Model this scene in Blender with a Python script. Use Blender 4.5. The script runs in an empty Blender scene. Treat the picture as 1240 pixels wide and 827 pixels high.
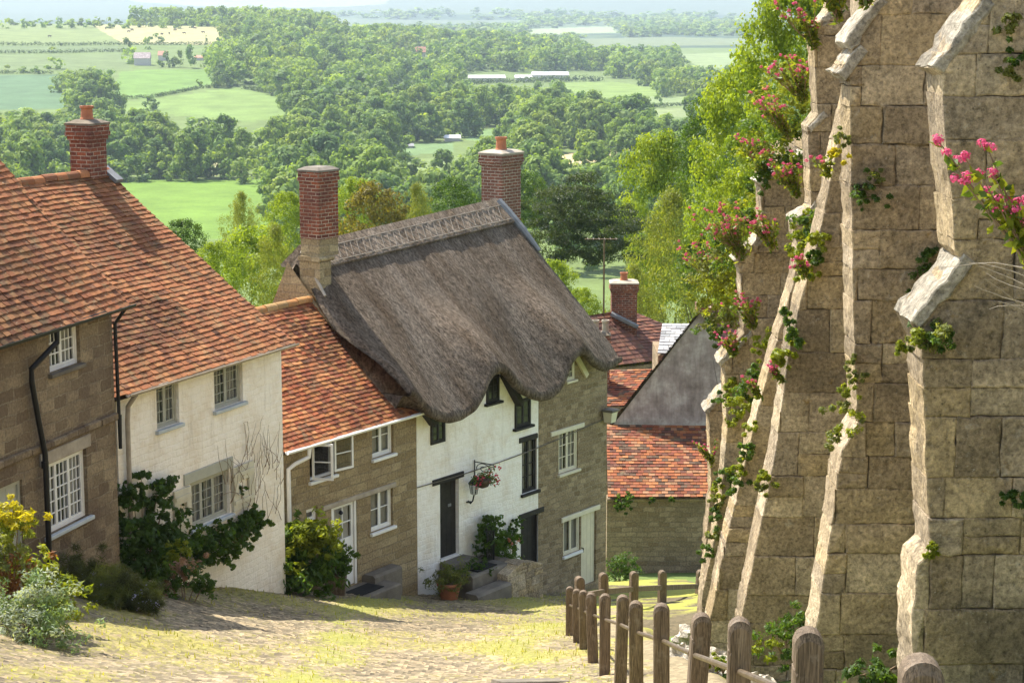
import bpy, math, random
import numpy as np
from mathutils import Vector, Matrix

# ---------------------------------------------------------------- camera, sky, sun, exposure
SC = bpy.context.scene
COL = SC.collection
F, PITCH = 2400.0, math.atan(413.5 / 2400.0)
cam_d = bpy.data.cameras.new("camera")
cam = bpy.data.objects.new("camera", cam_d); COL.objects.link(cam)
cam.location = (0, 0, 0)
cam.rotation_euler = (math.pi / 2 - PITCH, 0, 0)
cam_d.sensor_width = 36.0; cam_d.lens = 36.0 * F / 1240.0
cam_d.clip_start = 0.1; cam_d.clip_end = 40000
SC.camera = cam

SUN_EL, SUN_AZ = math.radians(54), math.atan2(-0.71, 0.70)      # azimuth from +Y towards +X
SDIR = Vector((math.sin(SUN_AZ) * math.cos(SUN_EL), math.cos(SUN_AZ) * math.cos(SUN_EL), math.sin(SUN_EL)))
world = bpy.data.worlds.new("World"); SC.world = world; world.use_nodes = True
wn = world.node_tree.nodes; wl = world.node_tree.links
sky = wn.new('ShaderNodeTexSky'); sky.sky_type = 'NISHITA'; sky.sun_disc = False
sky.sun_elevation = SUN_EL; sky.sun_rotation = SUN_AZ
sky.altitude = 200; sky.air_density = 1.0; sky.dust_density = 1.6; sky.ozone_density = 1.0
hs = wn.new('ShaderNodeHueSaturation'); hs.inputs['Saturation'].default_value = .7; wl.new(sky.outputs[0], hs.inputs['Color']); wl.new(hs.outputs[0], wn['Background'].inputs[0]); wn['Background'].inputs[1].default_value = 0.15
sl = bpy.data.lights.new("sun", 'SUN'); sl.energy = 4.7; sl.angle = math.radians(0.5); sl.color = (1.0, 0.93, 0.82)
so = bpy.data.objects.new("sun", sl); COL.objects.link(so); so.location = (-20, 30, 60)
so.rotation_euler = SDIR.to_track_quat('Z', 'Y').to_euler()
SC.view_settings.view_transform = 'Standard'; SC.view_settings.look = 'None'
SC.view_settings.exposure = 1.22; SC.view_settings.gamma = 1.0
SC.render.engine = 'CYCLES'
SC.render.resolution_x, SC.render.resolution_y = 1024, 682
SC.cycles.max_bounces = 6; SC.cycles.transparent_max_bounces = 8; SC.cycles.volume_bounces = 0
SC.cycles.diffuse_bounces = 3; SC.cycles.glossy_bounces = 2; SC.cycles.transmission_bounces = 3

# ---------------------------------------------------------------- ray helpers (photo pixel + distance -> point)
CP, SP = math.cos(PITCH), math.sin(PITCH)
def ray(px, py):
    rx, ry = (px - 620.0) / F, (413.5 - py) / F
    return (rx, CP + ry * SP, -SP + ry * CP)
def U(px, py, Y):
    d = ray(px, py); t = Y / d[1]
    return Vector((d[0] * t, Y, d[2] * t))
def proj(X, Y, Z):
    c = Y * CP - Z * SP; u = Y * SP + Z * CP
    return 620 + F * X / c, 413.5 - F * u / c

# ---------------------------------------------------------------- mesh builder
def R(seed): return np.random.default_rng(seed)
class MB:
    def __init__(s): s.v = []; s.f = []; s.c = []; s.col = (1, 1, 1)
    def add(s, vs, fs, col=None):
        o = len(s.v); s.v.extend(vs)
        for f in fs: s.f.append([i + o for i in f]); s.c.append(col or s.col)
    def quad(s, a, b, c, d, col=None): s.add([a, b, c, d], [(0, 1, 2, 3)], col)
    def box(s, x0, y0, z0, x1, y1, z1, col=None):
        v = [(x, y, z) for z in (z0, z1) for y in (y0, y1) for x in (x0, x1)]
        s.add(v, [(0, 2, 3, 1), (4, 5, 7, 6), (0, 1, 5, 4), (2, 6, 7, 3), (0, 4, 6, 2), (1, 3, 7, 5)], col)
    def obox(s, c, ax, ay, az, col=None):          # oriented box from half axes
        c, ax, ay, az = map(Vector, (c, ax, ay, az)); v = []
        for k in (-1, 1):
            for j in (-1, 1):
                for i in (-1, 1): v.append(tuple(c + ax * i + ay * j + az * k))
        s.add(v, [(0, 2, 3, 1), (4, 5, 7, 6), (0, 1, 5, 4), (2, 6, 7, 3), (0, 4, 6, 2), (1, 3, 7, 5)], col)
    def cbox(s, x0, y0, z0, x1, y1, z1, b=.01, col=None):   # box with chamfered front and top edges
        pr = [(y0 + b, z0), (y0, z0 + b), (y0, z1 - b), (y0 + b, z1), (y1 - b, z1), (y1, z1 - b), (y1, z0)]
        n = len(pr)
        v = [(x0, y, z) for y, z in pr] + [(x1, y, z) for y, z in pr]
        s.add(v, [tuple(range(n))[::-1], tuple(range(n, 2 * n))] + [(i, (i + 1) % n, n + (i + 1) % n, n + i) for i in range(n)], col)
    def tube(s, pts, rad, n=8, cap=True, col=None):
        pts = [Vector(p) for p in pts]
        if not hasattr(rad, '__len__'): rad = [rad] * len(pts)
        vs = []; fs = []
        up = Vector((0, 0, 1)); prev = None
        for i, p in enumerate(pts):
            d = (pts[min(i + 1, len(pts) - 1)] - pts[max(i - 1, 0)]).normalized()
            a = prev if prev is not None else (up if abs(d.z) < .9 else Vector((1, 0, 0)))
            x = (a - d * a.dot(d)); x = x.normalized() if x.length > 1e-6 else d.orthogonal().normalized()
            y = d.cross(x); prev = x
            for k in range(n):
                t = 2 * math.pi * k / n
                vs.append(tuple(p + (x * math.cos(t) + y * math.sin(t)) * rad[i]))
        for i in range(len(pts) - 1):
            for k in range(n):
                fs.append((i * n + k, i * n + (k + 1) % n, (i + 1) * n + (k + 1) % n, (i + 1) * n + k))
        if cap: fs += [tuple(range(n))[::-1], tuple(range((len(pts) - 1) * n, len(pts) * n))]
        s.add(vs, fs, col)
    def lathe(s, prof, c=(0, 0, 0), n=16, col=None):
        vs = []; fs = []; m = len(prof)
        for r, z in prof:
            for k in range(n):
                t = 2 * math.pi * k / n; vs.append((c[0] + r * math.cos(t), c[1] + r * math.sin(t), c[2] + z))
        for i in range(m - 1):
            for k in range(n): fs.append((i * n + k, i * n + (k + 1) % n, (i + 1) * n + (k + 1) % n, (i + 1) * n + k))
        fs += [tuple(range(n))[::-1], tuple(range((m - 1) * n, m * n))]
        s.add(vs, fs, col)
    def prism(s, poly, f0, f1, col=None):          # poly of 2D points, f0/f1 map 2D -> 3D
        n = len(poly)
        s.add([f0(p) for p in poly] + [f1(p) for p in poly],
              [tuple(range(n))[::-1], tuple(range(n, 2 * n))] + [(i, (i + 1) % n, n + (i + 1) % n, n + i) for i in range(n)], col)
    def build(s, name, m, parent=None, smooth=False):
        me = bpy.data.meshes.new(name)
        me.from_pydata([tuple(v) for v in s.v], [], s.f)
        a = me.attributes.new('tint', 'FLOAT_COLOR', 'FACE')
        arr = np.ones((len(s.f), 4), np.float32); arr[:, :3] = np.array(s.c, np.float32).reshape(-1, 3)
        a.data.foreach_set('color', arr.ravel())
        return link(name, me, m, parent, smooth)
def link(name, me, m, parent=None, smooth=False):
    ms = m if isinstance(m, (list, tuple)) else [m]
    for x in ms: me.materials.append(x)
    if smooth: me.polygons.foreach_set('use_smooth', np.ones(len(me.polygons), bool))
    me.update()
    o = bpy.data.objects.new(name, me); COL.objects.link(o)
    if parent: o.parent = parent
    return o
def quads_mesh(name, V, C=None, tri=None, Q=None):
    """V (n,4,3) free quads, or V (n,3) with Q (m,4); C per-face colour."""
    V = np.asarray(V, np.float32)
    if Q is None:
        m = len(V); Q = np.arange(m * 4).reshape(m, 4); V = V.reshape(-1, 3)
    m = len(Q); me = bpy.data.meshes.new(name)
    me.vertices.add(len(V)); me.vertices.foreach_set('co', V.ravel())
    me.loops.add(m * 4); me.loops.foreach_set('vertex_index', np.asarray(Q, np.int32).ravel())
    me.polygons.add(m); me.polygons.foreach_set('loop_start', np.arange(0, m * 4, 4, dtype=np.int32))
    me.update(calc_edges=True)
    if C is not None:
        a = me.attributes.new('tint', 'FLOAT_COLOR', 'FACE')
        arr = np.ones((m, 4), np.float32); arr[:, :3] = C; a.data.foreach_set('color', arr.ravel())
    return me
def empty(name, loc, rz=0.0):
    o = bpy.data.objects.new(name, None); COL.objects.link(o); o.location = loc; o.rotation_euler = (0, 0, rz)
    o.empty_display_size = .3
    return o
def tag(o, label=None, cat=None, group=None, kind=None):
    if label: o['label'] = label
    if cat: o['category'] = cat
    if group: o['group'] = group
    if kind: o['kind'] = kind
    return o
def copy_tree(o, parent=None):
    c = o.copy(); COL.objects.link(c)
    if parent: c.parent = parent
    for ch in o.children: copy_tree(ch, c)
    return c

# ---------------------------------------------------------------- materials
class MT:
    def __init__(s, name, rough=.85, spec=.3):
        s.m = bpy.data.materials.new(name); s.m.use_nodes = True
        s.n = s.m.node_tree.nodes; s.l = s.m.node_tree.links
        s.b = s.n['Principled BSDF']; s.out = s.n['Material Output']
        s.b.inputs['Roughness'].default_value = rough
        s.b.inputs['Specular IOR Level'].default_value = spec
        s._co = None
    def node(s, t, **k):
        n = s.n.new(t)
        for a, b in k.items(): setattr(n, a, b)
        return n
    def co(s, kind='Object'):
        if s._co is None: s._co = s.node('ShaderNodeTexCoord')
        return s._co.outputs[kind]
    def inp(s, sock, v):
        if isinstance(v, bpy.types.NodeSocket): s.l.new(v, sock)
        elif isinstance(v, (tuple, list)) and len(v) == 3 and sock.type == 'RGBA': sock.default_value = (*v, 1)
        else: sock.default_value = v
    def noise(s, scale, detail=4, rough=.6, vec=None, stretch=None, col=False, dist=0):
        n = s.node('ShaderNodeTexNoise'); n.inputs['Scale'].default_value = scale
        n.inputs['Detail'].default_value = detail; n.inputs['Roughness'].default_value = rough
        n.inputs['Distortion'].default_value = dist
        v = vec or s.co()
        if stretch:
            mp = s.node('ShaderNodeMapping'); mp.inputs['Scale'].default_value = stretch; s.l.new(v, mp.inputs[0]); v = mp.outputs[0]
        s.l.new(v, n.inputs['Vector'])
        return n.outputs['Color' if col else 'Fac']
    def ramp(s, fac, stops, interp='LINEAR'):
        r = s.node('ShaderNodeValToRGB'); s.l.new(fac, r.inputs[0]); e = r.color_ramp.elements
        r.color_ramp.interpolation = interp
        while len(e) < len(stops): e.new(.5)
        for x, (p, c) in zip(e, stops):
            x.position = p; x.color = (c, c, c, 1) if not isinstance(c, (tuple, list)) else (*c, 1)
        return r.outputs[0]
    def mix(s, f, a, b, mode='MIX'):
        n = s.node('ShaderNodeMix', data_type='RGBA', blend_type=mode)
        s.inp(n.inputs[0], f); s.inp(n.inputs[6], a); s.inp(n.inputs[7], b)
        return n.outputs[2]
    def math(s, op, a, b=0.0):
        n = s.node('ShaderNodeMath', operation=op); s.inp(n.inputs[0], a); s.inp(n.inputs[1], b); return n.outputs[0]
    def tint(s):
        n = s.node('ShaderNodeAttribute', attribute_name='tint'); return n.outputs['Color']
    def bump(s, h, strength=.5, dist=.02, normal=None):
        n = s.node('ShaderNodeBump'); n.inputs['Strength'].default_value = strength; n.inputs['Distance'].default_value = dist
        s.l.new(h, n.inputs['Height'])
        if normal: s.l.new(normal, n.inputs['Normal'])
        return n.outputs[0]
    def done(s, col=None, normal=None, rough=None):
        if col is not None: s.inp(s.b.inputs['Base Color'], col)
        if normal is not None: s.l.new(normal, s.b.inputs['Normal'])
        if rough is not None: s.inp(s.b.inputs['Roughness'], rough)
        return s.m
def wallco(t):        # (x+y, z) of the object space, so brick courses run along every wall
    sp = t.node('ShaderNodeSeparateXYZ'); t.l.new(t.co(), sp.inputs[0])
    cb = t.node('ShaderNodeCombineXYZ'); t.l.new(t.math('ADD', sp.outputs[0], sp.outputs[1]), cb.inputs[0])
    t.l.new(sp.outputs[2], cb.inputs[1])
    return cb.outputs[0]
def simple(name, col, rough=.6, var=.25, scale=6, bump=.0, spec=.3, metal=0):
    t = MT(name, rough, spec); nz = t.noise(scale, 5)
    c = t.mix(t.ramp(nz, [(.3, 0), (.7, 1)]), tuple(x * (1 - var) for x in col), tuple(min(1, x * (1 + var)) for x in col))
    t.b.inputs['Metallic'].default_value = metal
    return t.done(c, t.bump(t.noise(scale * 8, 4), bump, .01) if bump else None)
def masonry(name, c1, c2, mort, bw, bh, ms=.012, dist=.05, bump=.8, patch=(.5, .5, .5), squash=1.0):
    t = MT(name, .92, .15); v = wallco(t)
    nz = t.noise(3.0, 4, .6, v, col=True)
    vv = t.node('ShaderNodeVectorMath', operation='MULTIPLY_ADD'); t.l.new(nz, vv.inputs[0])
    vv.inputs[1].default_value = (dist, dist, 0); t.l.new(v, vv.inputs[2])
    b = t.node('ShaderNodeTexBrick'); t.l.new(vv.outputs[0], b.inputs['Vector'])
    b.inputs['Scale'].default_value = 1; b.inputs['Brick Width'].default_value = bw; b.inputs['Row Height'].default_value = bh
    b.inputs['Mortar Size'].default_value = ms; b.inputs['Mortar Smooth'].default_value = .3
    b.offset = .43; b.squash = squash; b.squash_frequency = 3
    t.inp(b.inputs['Color1'], c1); t.inp(b.inputs['Color2'], c2); t.inp(b.inputs['Mortar'], mort)
    n1 = t.noise(1.3, 6, .65); n2 = t.noise(22, 5, .7)
    c = t.mix(t.ramp(n1, [(.4, 0), (.68, .75)]), b.outputs['Color'], patch)
    c = t.mix(.85, c, t.ramp(n2, [(.28, .45), (.72, 1.5)]), 'MULTIPLY')
    h = t.math('ADD', t.math('MULTIPLY', t.math('SUBTRACT', 1.0, b.outputs['Fac']), .7), t.math('MULTIPLY', n2, .6))
    return t.done(c, t.bump(h, bump, .025))
M = {}
M['stone_brown'] = masonry('brown_stone', (.16, .118, .075), (.33, .26, .165), (.30, .245, .165), .36, .18, .014, .13, 1.1, (.14, .10, .07), 1.3)
M['stone_olive'] = masonry('olive_stone', (.24, .18, .095), (.40, .32, .185), (.29, .235, .15), .34, .17, .012, .13, 1.0, (.25, .185, .105), 1.2)
M['stone_grey'] = masonry('grey_rubble', (.20, .145, .08), (.43, .335, .205), (.33, .265, .175), .25, .125, .016, .13, 1.1, (.23, .175, .105))
M['stone_dark'] = masonry('dark_rubble', (.25, .175, .105), (.45, .34, .225), (.32, .25, .175), .30, .14, .014, .14, 1.1, (.19, .15, .095))
M['brick_red'] = masonry('red_brick', (.31, .095, .045), (.12, .042, .03), (.38, .31, .23), .225, .075, .010, .012, .6, (.12, .05, .035))
M['brick_dark'] = masonry('weathered_brick', (.25, .10, .065), (.16, .07, .05), (.42, .36, .29), .225, .075, .011, .012, .6, (.16, .085, .06))
def _paint():
    t = MT('limewash', .9, .15); n1 = t.noise(1.6, 6, .65); n2 = t.noise(9, 5, .65); n3 = t.noise(60, 4)
    v = wallco(t); b = t.node('ShaderNodeTexBrick')
    vv = t.node('ShaderNodeVectorMath', operation='MULTIPLY_ADD'); t.l.new(t.noise(3, 3, .6, v, col=True), vv.inputs[0])
    vv.inputs[1].default_value = (.12, .12, 0); t.l.new(v, vv.inputs[2]); t.l.new(vv.outputs[0], b.inputs['Vector'])
    b.inputs['Scale'].default_value = 1; b.inputs['Brick Width'].default_value = .26; b.inputs['Row Height'].default_value = .12
    b.inputs['Mortar Size'].default_value = .02; b.inputs['Mortar Smooth'].default_value = .8
    c = t.mix(t.ramp(n1, [(.45, 0), (.75, .8)]), t.tint(), t.mix(1.0, t.tint(), (.78, .70, .58), 'MULTIPLY'))
    c = t.mix(t.ramp(n2, [(.55, 0), (.8, .35)]), c, (.45, .38, .29))
    c = t.mix(t.ramp(t.noise(2.4, 6, .7, stretch=(2.2, 2.2, .22)), [(.56, 0), (.76, .5)]), c, (.42, .36, .27))
    h = t.math('ADD', t.math('MULTIPLY', n2, 1.2), t.math('ADD', t.math('MULTIPLY', n3, .15), t.math('MULTIPLY', b.outputs['Fac'], -.22)))
    return t.done(c, t.bump(h, .7, .03))
M['limewash'] = _paint()
def _tile():
    t = MT('clay_tile', .85, .2); n1 = t.noise(2.2, 6, .7); n2 = t.noise(30, 5, .7)
    c = t.mix(t.ramp(n2, [(.5, 0), (.75, .7)]), t.tint(), t.mix(1.0, t.tint(), (.45, .45, .4), 'MULTIPLY'))
    c = t.mix(t.ramp(n1, [(.58, 0), (.72, .55)]), c, (.10, .075, .05))
    c = t.mix(t.ramp(t.noise(14, 4, .7), [(.64, 0), (.72, .8)]), c, (.42, .36, .24))
    c = t.mix(t.ramp(t.noise(3.1, 8, .78), [(.53, 0), (.66, .6)]), c, (.20, .165, .085))
    return t.done(c, t.bump(n2, .5, .01))
M['tile'] = _tile()
def _thatch(name, k=1.0):
    t = MT(name, .95, .1); n1 = t.noise(1.2, 5, .6, stretch=(1.6, .35, .35)); n2 = t.noise(15, 8, .8, stretch=(1.7, .62, .62)); n3 = t.noise(48, 5, .85, stretch=(1.6, .6, .6))
    n4 = t.noise(5, 5, .7)
    c = t.ramp(n1, [(.3, (.14 * k, .098 * k, .062 * k)), (.5, (.225 * k, .175 * k, .128 * k)), (.75, (.31 * k, .255 * k, .20 * k))])
    c = t.mix(.9, c, t.ramp(n2, [(.36, .15), (.5, 1.0), (.64, 2.0)]), 'MULTIPLY')
    c = t.mix(t.ramp(n4, [(.55, 0), (.8, .6)]), c, (.11 * k, .085 * k, .055 * k))
    h = t.math('ADD', t.math('MULTIPLY', n2, 1.0), t.math('MULTIPLY', n3, .5))
    return t.done(c, t.bump(h, 1.0, .13))
M['thatch'] = _thatch('thatch'); M['thatch_ridge'] = _thatch('ridge_thatch', 1.55)
def _ashlar():
    t = MT('ashlar', .93, .12)
    n0 = t.noise(.9, 7, .72, dist=.5); n1 = t.noise(4.5, 8, .7); n2 = t.noise(26, 6, .75); n3 = t.noise(8.0, 6, .75, dist=.6); n5 = t.noise(110, 3)
    c = t.mix(t.ramp(n1, [(.35, 0), (.65, 1)]), t.mix(1.0, t.tint(), (1.0, .98, .93), 'MULTIPLY'), t.mix(1.0, t.tint(), (1.75, 1.72, 1.68), 'MULTIPLY'))
    c = t.mix(t.ramp(n0, [(.5, 0), (.62, .6)]), c, (.15, .125, .09))
    c = t.mix(t.ramp(n3, [(.60, 0), (.68, .6)]), c, (.40, .37, .31))
    c = t.mix(t.ramp(t.noise(6.2, 7, .7, dist=.4), [(.62, 0), (.70, .7)]), c, (.26, .165, .045))
    c = t.mix(t.ramp(t.noise(3.1, 7, .72), [(.6, 0), (.7, .7)]), c, (.05, .045, .03))
    c = t.mix(.85, c, t.ramp(n2, [(.33, .35), (.5, 1.0), (.66, 1.6)]), 'MULTIPLY')
    c = t.mix(t.ramp(t.noise(48, 4, .7), [(.64, 0), (.70, .75)]), c, (.50, .47, .40))
    vo = t.node('ShaderNodeTexVoronoi'); vo.inputs['Scale'].default_value = 17; t.l.new(t.co(), vo.inputs['Vector'])
    c = t.mix(t.ramp(vo.outputs['Distance'], [(.06, .6), (.16, 0)]), c, (.06, .05, .035))
    h = t.math('ADD', t.math('MULTIPLY', n1, 1.1), t.math('ADD', t.math('MULTIPLY', n2, .55), t.math('MULTIPLY', n5, .12)))
    return t.done(c, t.bump(h, 1.0, .05))
M['ashlar'] = _ashlar()
def _slate():
    t = MT('slate_hanging', .8, .3); n1 = t.noise(1.2, 6, .7); n2 = t.noise(12, 5, .7)
    c = t.ramp(n1, [(.3, (.17, .13, .115)), (.5, (.33, .265, .25)), (.68, (.56, .49, .46))])
    c = t.mix(.6, c, t.ramp(t.noise(2.2, 5, .7, stretch=(3, 3, .5)), [(.3, .6), (.7, 1.4)]), 'MULTIPLY')
    c = t.mix(t.ramp(n2, [(.6, 0), (.75, .6)]), c, (.36, .31, .29))
    return t.done(c, t.bump(n2, .4, .02))
M['slate'] = _slate()
M['white_wood'] = simple('white_paint', (.78, .77, .73), .5, .06)
M['cream_wood'] = simple('cream_paint', (.68, .62, .47), .5, .08)
M['sage_wood'] = simple('sage_grey_paint', (.40, .40, .33), .55, .1)
M['sill_blue'] = simple('pale_blue_sill', (.47, .51, .52), .6, .1)
M['black_wood'] = simple('black_timber', (.022, .018, .015), .6, .4, 8, .3)
M['black_metal'] = simple('black_iron', (.012, .012, .013), .45, .3)
M['lead'] = simple('lead', (.19, .195, .195), .6, .2, 5)
M['steel'] = simple('rail_steel', (.16, .12, .075), .45, .3, 9, 0, .5, .8)
M['terracotta'] = simple('terracotta', (.40, .15, .07), .8, .2, 7, .2)
M['lintel'] = simple('weathered_oak', (.36, .31, .24), .85, .25, 5, .4)
M['stone_slab'] = simple('step_stone', (.16, .14, .11), .9, .35, 3, .6)
M['mat'] = simple('rubber_mat', (.012, .012, .012), .9, .2)
M['mortar'] = simple('old_mortar', (.17, .14, .10), .95, .3, 8, .6)
M['render_grey'] = simple('pale_render', (.5, .47, .42), .9, .12, 3, .2)
M['dark_in'] = simple('room_dark', (.03, .028, .025), .95, .1)
def _wood():
    t = MT('oak_post', .75, .25); n1 = t.noise(5, 5, .7, stretch=(4, 4, .25)); n2 = t.noise(40, 4, .7, stretch=(5, 5, .15))
    c = t.ramp(n1, [(.3, (.095, .068, .044)), (.6, (.175, .13, .085)), (.8, (.27, .215, .155))])
    c = t.mix(.85, c, t.ramp(n2, [(.36, .3), (.5, .95), (.64, 1.55)]), 'MULTIPLY')
    c = t.mix(t.ramp(t.noise(9, 5, .7), [(.55, 0), (.72, .6)]), c, (.26, .22, .17))
    return t.done(c, t.bump(n2, .8, .008))
M['post'] = _wood()
def _glass():
    t = MT('window_glass', .03, .5); t.b.inputs['Base Color'].default_value = (.02, .022, .024, 1)
    tr = t.node('ShaderNodeBsdfTransparent'); mx = t.node('ShaderNodeMixShader'); mx.inputs[0].default_value = .32
    t.l.new(tr.outputs[0], mx.inputs[1]); t.l.new(t.b.outputs[0], mx.inputs[2]); t.l.new(mx.outputs[0], t.out.inputs[0])
    t.l.new(t.bump(t.noise(3.5, 2), .25, .02), t.b.inputs['Normal'])
    return t.m
M['glass'] = _glass()
M['curtain'] = simple('curtain_cloth', (.60, .57, .52), .9, .1)
def leafmat(name, gain=1.0, trans=.45, rough=.5, warm=(1.35, 1.25, .45)):
    t = MT(name, rough, .25); c = t.mix(1.0, t.tint(), (gain, gain, gain), 'MULTIPLY')
    t.inp(t.b.inputs['Base Color'], c)
    tl = t.node('ShaderNodeBsdfTranslucent'); t.l.new(t.mix(1.0, c, warm, 'MULTIPLY'), tl.inputs[0])
    mx = t.node('ShaderNodeMixShader'); mx.inputs[0].default_value = trans
    t.l.new(t.b.outputs[0], mx.inputs[1]); t.l.new(tl.outputs[0], mx.inputs[2]); t.l.new(mx.outputs[0], t.out.inputs[0])
    return t.m
M['leaf'] = leafmat('leaves', 1.1, .5); M['leaf_far'] = leafmat('far_leaves', 1.6, .42, .7, (1.35, 1.28, .45))
M['petal'] = leafmat('petals', 1.0, .4, .6, (1.1, 1, 1))
M['bark'] = simple('bark', (.085, .065, .045), .95, .4, 6, .8)
M['stem'] = simple('stems', (.22, .15, .09), .9, .3, 9)
# ---------------------------------------------------------------- ground, street, valley
FX = [1115, 978, 895, 841, 803, 772, 752, 733, 719, 708, 700, 690]
FT = [795, 763, 748, 740, 731, 727, 722, 719.5, 717, 715, 713, 711]
FD = [5.5 + 2.25 * i for i in range(12)]
FP = [U(x, t, d) for x, t, d in zip(FX, FT, FD)]          # tops of the near fence posts
def sstep(a, b, x):
    t = np.clip((np.asarray(x, float) - a) / (b - a), 0, 1); return t * t * (3 - 2 * t)
_cp = [Vector((p.x, p.y, p.z - .95)) for p in FP]
_cp += [U(190, 736, 27.5), U(257, 714, 33.8), U(420, 714, 39), U(40, 786, 22), U(500, 722, 40.5), U(640, 716, 44.8),
        U(730, 716, 46.5), U(802, 728, 39.5), U(330, 752, 29), U(20, 800, 20)]
_A = np.array([[1, p.x, p.y, p.x * p.y, p.y ** 2, p.x ** 2] for p in _cp])
_q = np.linalg.lstsq(_A, np.array([p.z for p in _cp]), rcond=None)[0]
def zs(X, Y):
    X = np.clip(X, -8, 4); Y = np.clip(Y, -10, 50)
    return _q[0] + _q[1] * X + _q[2] * Y + _q[3] * X * Y + _q[4] * Y * Y + _q[5] * X * X
def wave(X, Y, s, ph=0.0):
    return (np.sin(X / s + ph + 1.7 * np.sin(Y / s / 1.9 + ph)) + np.sin(Y / s * .83 + 2 * ph + 1.3 * np.sin(X / s * 1.31 + ph)) + .5 * np.sin((X + Y) / s * 1.9 + ph * 3)) / 2.5
def zt(X, Y):            # hillside and valley
    X = np.asarray(X, float); Y = np.asarray(Y, float); r = np.hypot(X, Y); xn = X / np.maximum(Y, 1)
    near = zs(X, Y) - .16
    near = near + sstep(5.0, 6.5, X) * (1 - sstep(20, 34, Y)) * (-1.9 - near)
    hill = np.interp(Y, [46, 60, 80, 120, 200, 300, 450], [-14.6, -18.5, -23, -31, -47, -58, -62])
    z = near + (hill - near) * sstep(47, 62, Y)
    a = sstep(300, 700, r)
    z = z + a * 2.2 * wave(X, Y, 160, .7)
    wl = 1 - sstep(-.13, -.02, xn)
    z = z + wl * np.interp(r, [850, 1900, 2200, 2900], [0, 38, 37, 0])
    z = z + (1 - sstep(-.05, .06, xn)) * (1 - wl) * np.interp(r, [1200, 1900, 2100, 2600], [0, 16, 15, 0])
    far = np.interp(r, [3600, 5200, 6800, 8800, 12000], [0, 6, 62, 215, 235])
    far = far * (1 + .16 * wave(X, Y, 900, .3) * sstep(4500, 7000, r)) + sstep(3600, 5200, r) * 9 * wave(X, Y, 420, 1.1)
    return z + far
_ds = np.concatenate([np.linspace(50, 400, 350), np.geomspace(402, 9500, 1300)])
def hit(px, py):
    d = ray(px, py); X = d[0] / d[1] * _ds; Z = d[2] / d[1] * _ds
    k = np.argmax(Z < zt(X, _ds)); k = k if Z[k] < zt(X[k], _ds[k]) else len(_ds) - 1
    return Vector((X[k], _ds[k], float(zt(X[k], _ds[k]))))
def inpoly(px, py, poly):
    px = np.asarray(px); py = np.asarray(py); r = np.zeros(px.shape, bool); n = len(poly)
    for i in range(n):
        x1, y1 = poly[i]; x2, y2 = poly[(i + 1) % n]
        if y1 == y2: continue
        c = ((y1 > py) != (y2 > py)) & (px < (x2 - x1) * (py - y1) / (y2 - y1) + x1); r ^= c
    return r
# fields: outline (as seen), grass colour
FIELDS = [
    ([(-60, 29), (110, 30), (150, 54), (-60, 54)], (.15, .19, .065)),
    ([(110, 30), (275, 33), (275, 54), (150, 54)], (.30, .28, .13)),
    ([(-60, 56), (150, 56), (160, 64), (-60, 64)], (.11, .15, .06)),
    ([(-60, 66), (150, 66), (158, 84), (-60, 88)], (.12, .16, .06)),
    ([(-60, 91), (72, 91), (82, 132), (-60, 136)], (.085, .145, .07)),
    ([(146, 86), (255, 84), (268, 100), (190, 118), (135, 121)], (.12, .20, .045)),
    ([(135, 123), (192, 119), (285, 106), (335, 116), (360, 142), (300, 148), (190, 138), (135, 134)], (.14, .205, .055)),
    ([(60, 216), (330, 218), (334, 290), (60, 290)], (.12, .20, .03)),
    ([(245, 196), (266, 196), (264, 214), (240, 212)], (.30, .29, .14)),
    ([(655, 200), (690, 186), (765, 179), (768, 189), (700, 199), (668, 208)], (.46, .36, .2)),
    ([(484, 192), (552, 190), (562, 210), (484, 214)], (.15, .20, .07)),
    ([(470, 176), (550, 173), (550, 184), (478, 190)], (.13, .20, .08)),
    ([(560, 158), (618, 155), (618, 168), (590, 172), (565, 170)], (.14, .22, .08)),
    ([(672, 101), (742, 99), (800, 108), (798, 118), (740, 120), (690, 112)], (.155, .22, .055)),
    ([(775, 118), (930, 114), (930, 124), (785, 130)], (.16, .21, .085)),
    ([(790, 132), (930, 127), (930, 142), (800, 142)], (.17, .21, .085)),
    ([(815, 66), (880, 64), (930, 70), (930, 84), (850, 82)], (.18, .23, .095)),
    ([(690, 48), (800, 45), (960, 48), (960, 54), (720, 57)], (.13, .16, .075)),
    ([(635, 36), (740, 32), (750, 40), (640, 43)], (.22, .26, .13)),
    ([(466, 66), (500, 67), (500, 73), (468, 72)], (.18, .24, .09)),
    ([(400, 24), (640, 25), (620, 29), (400, 30)], (.10, .13, .07)),
    ([(-60, 16), (120, 18), (250, 22), (120, 25), (-60, 26)], (.09, .12, .075)),
]
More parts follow.
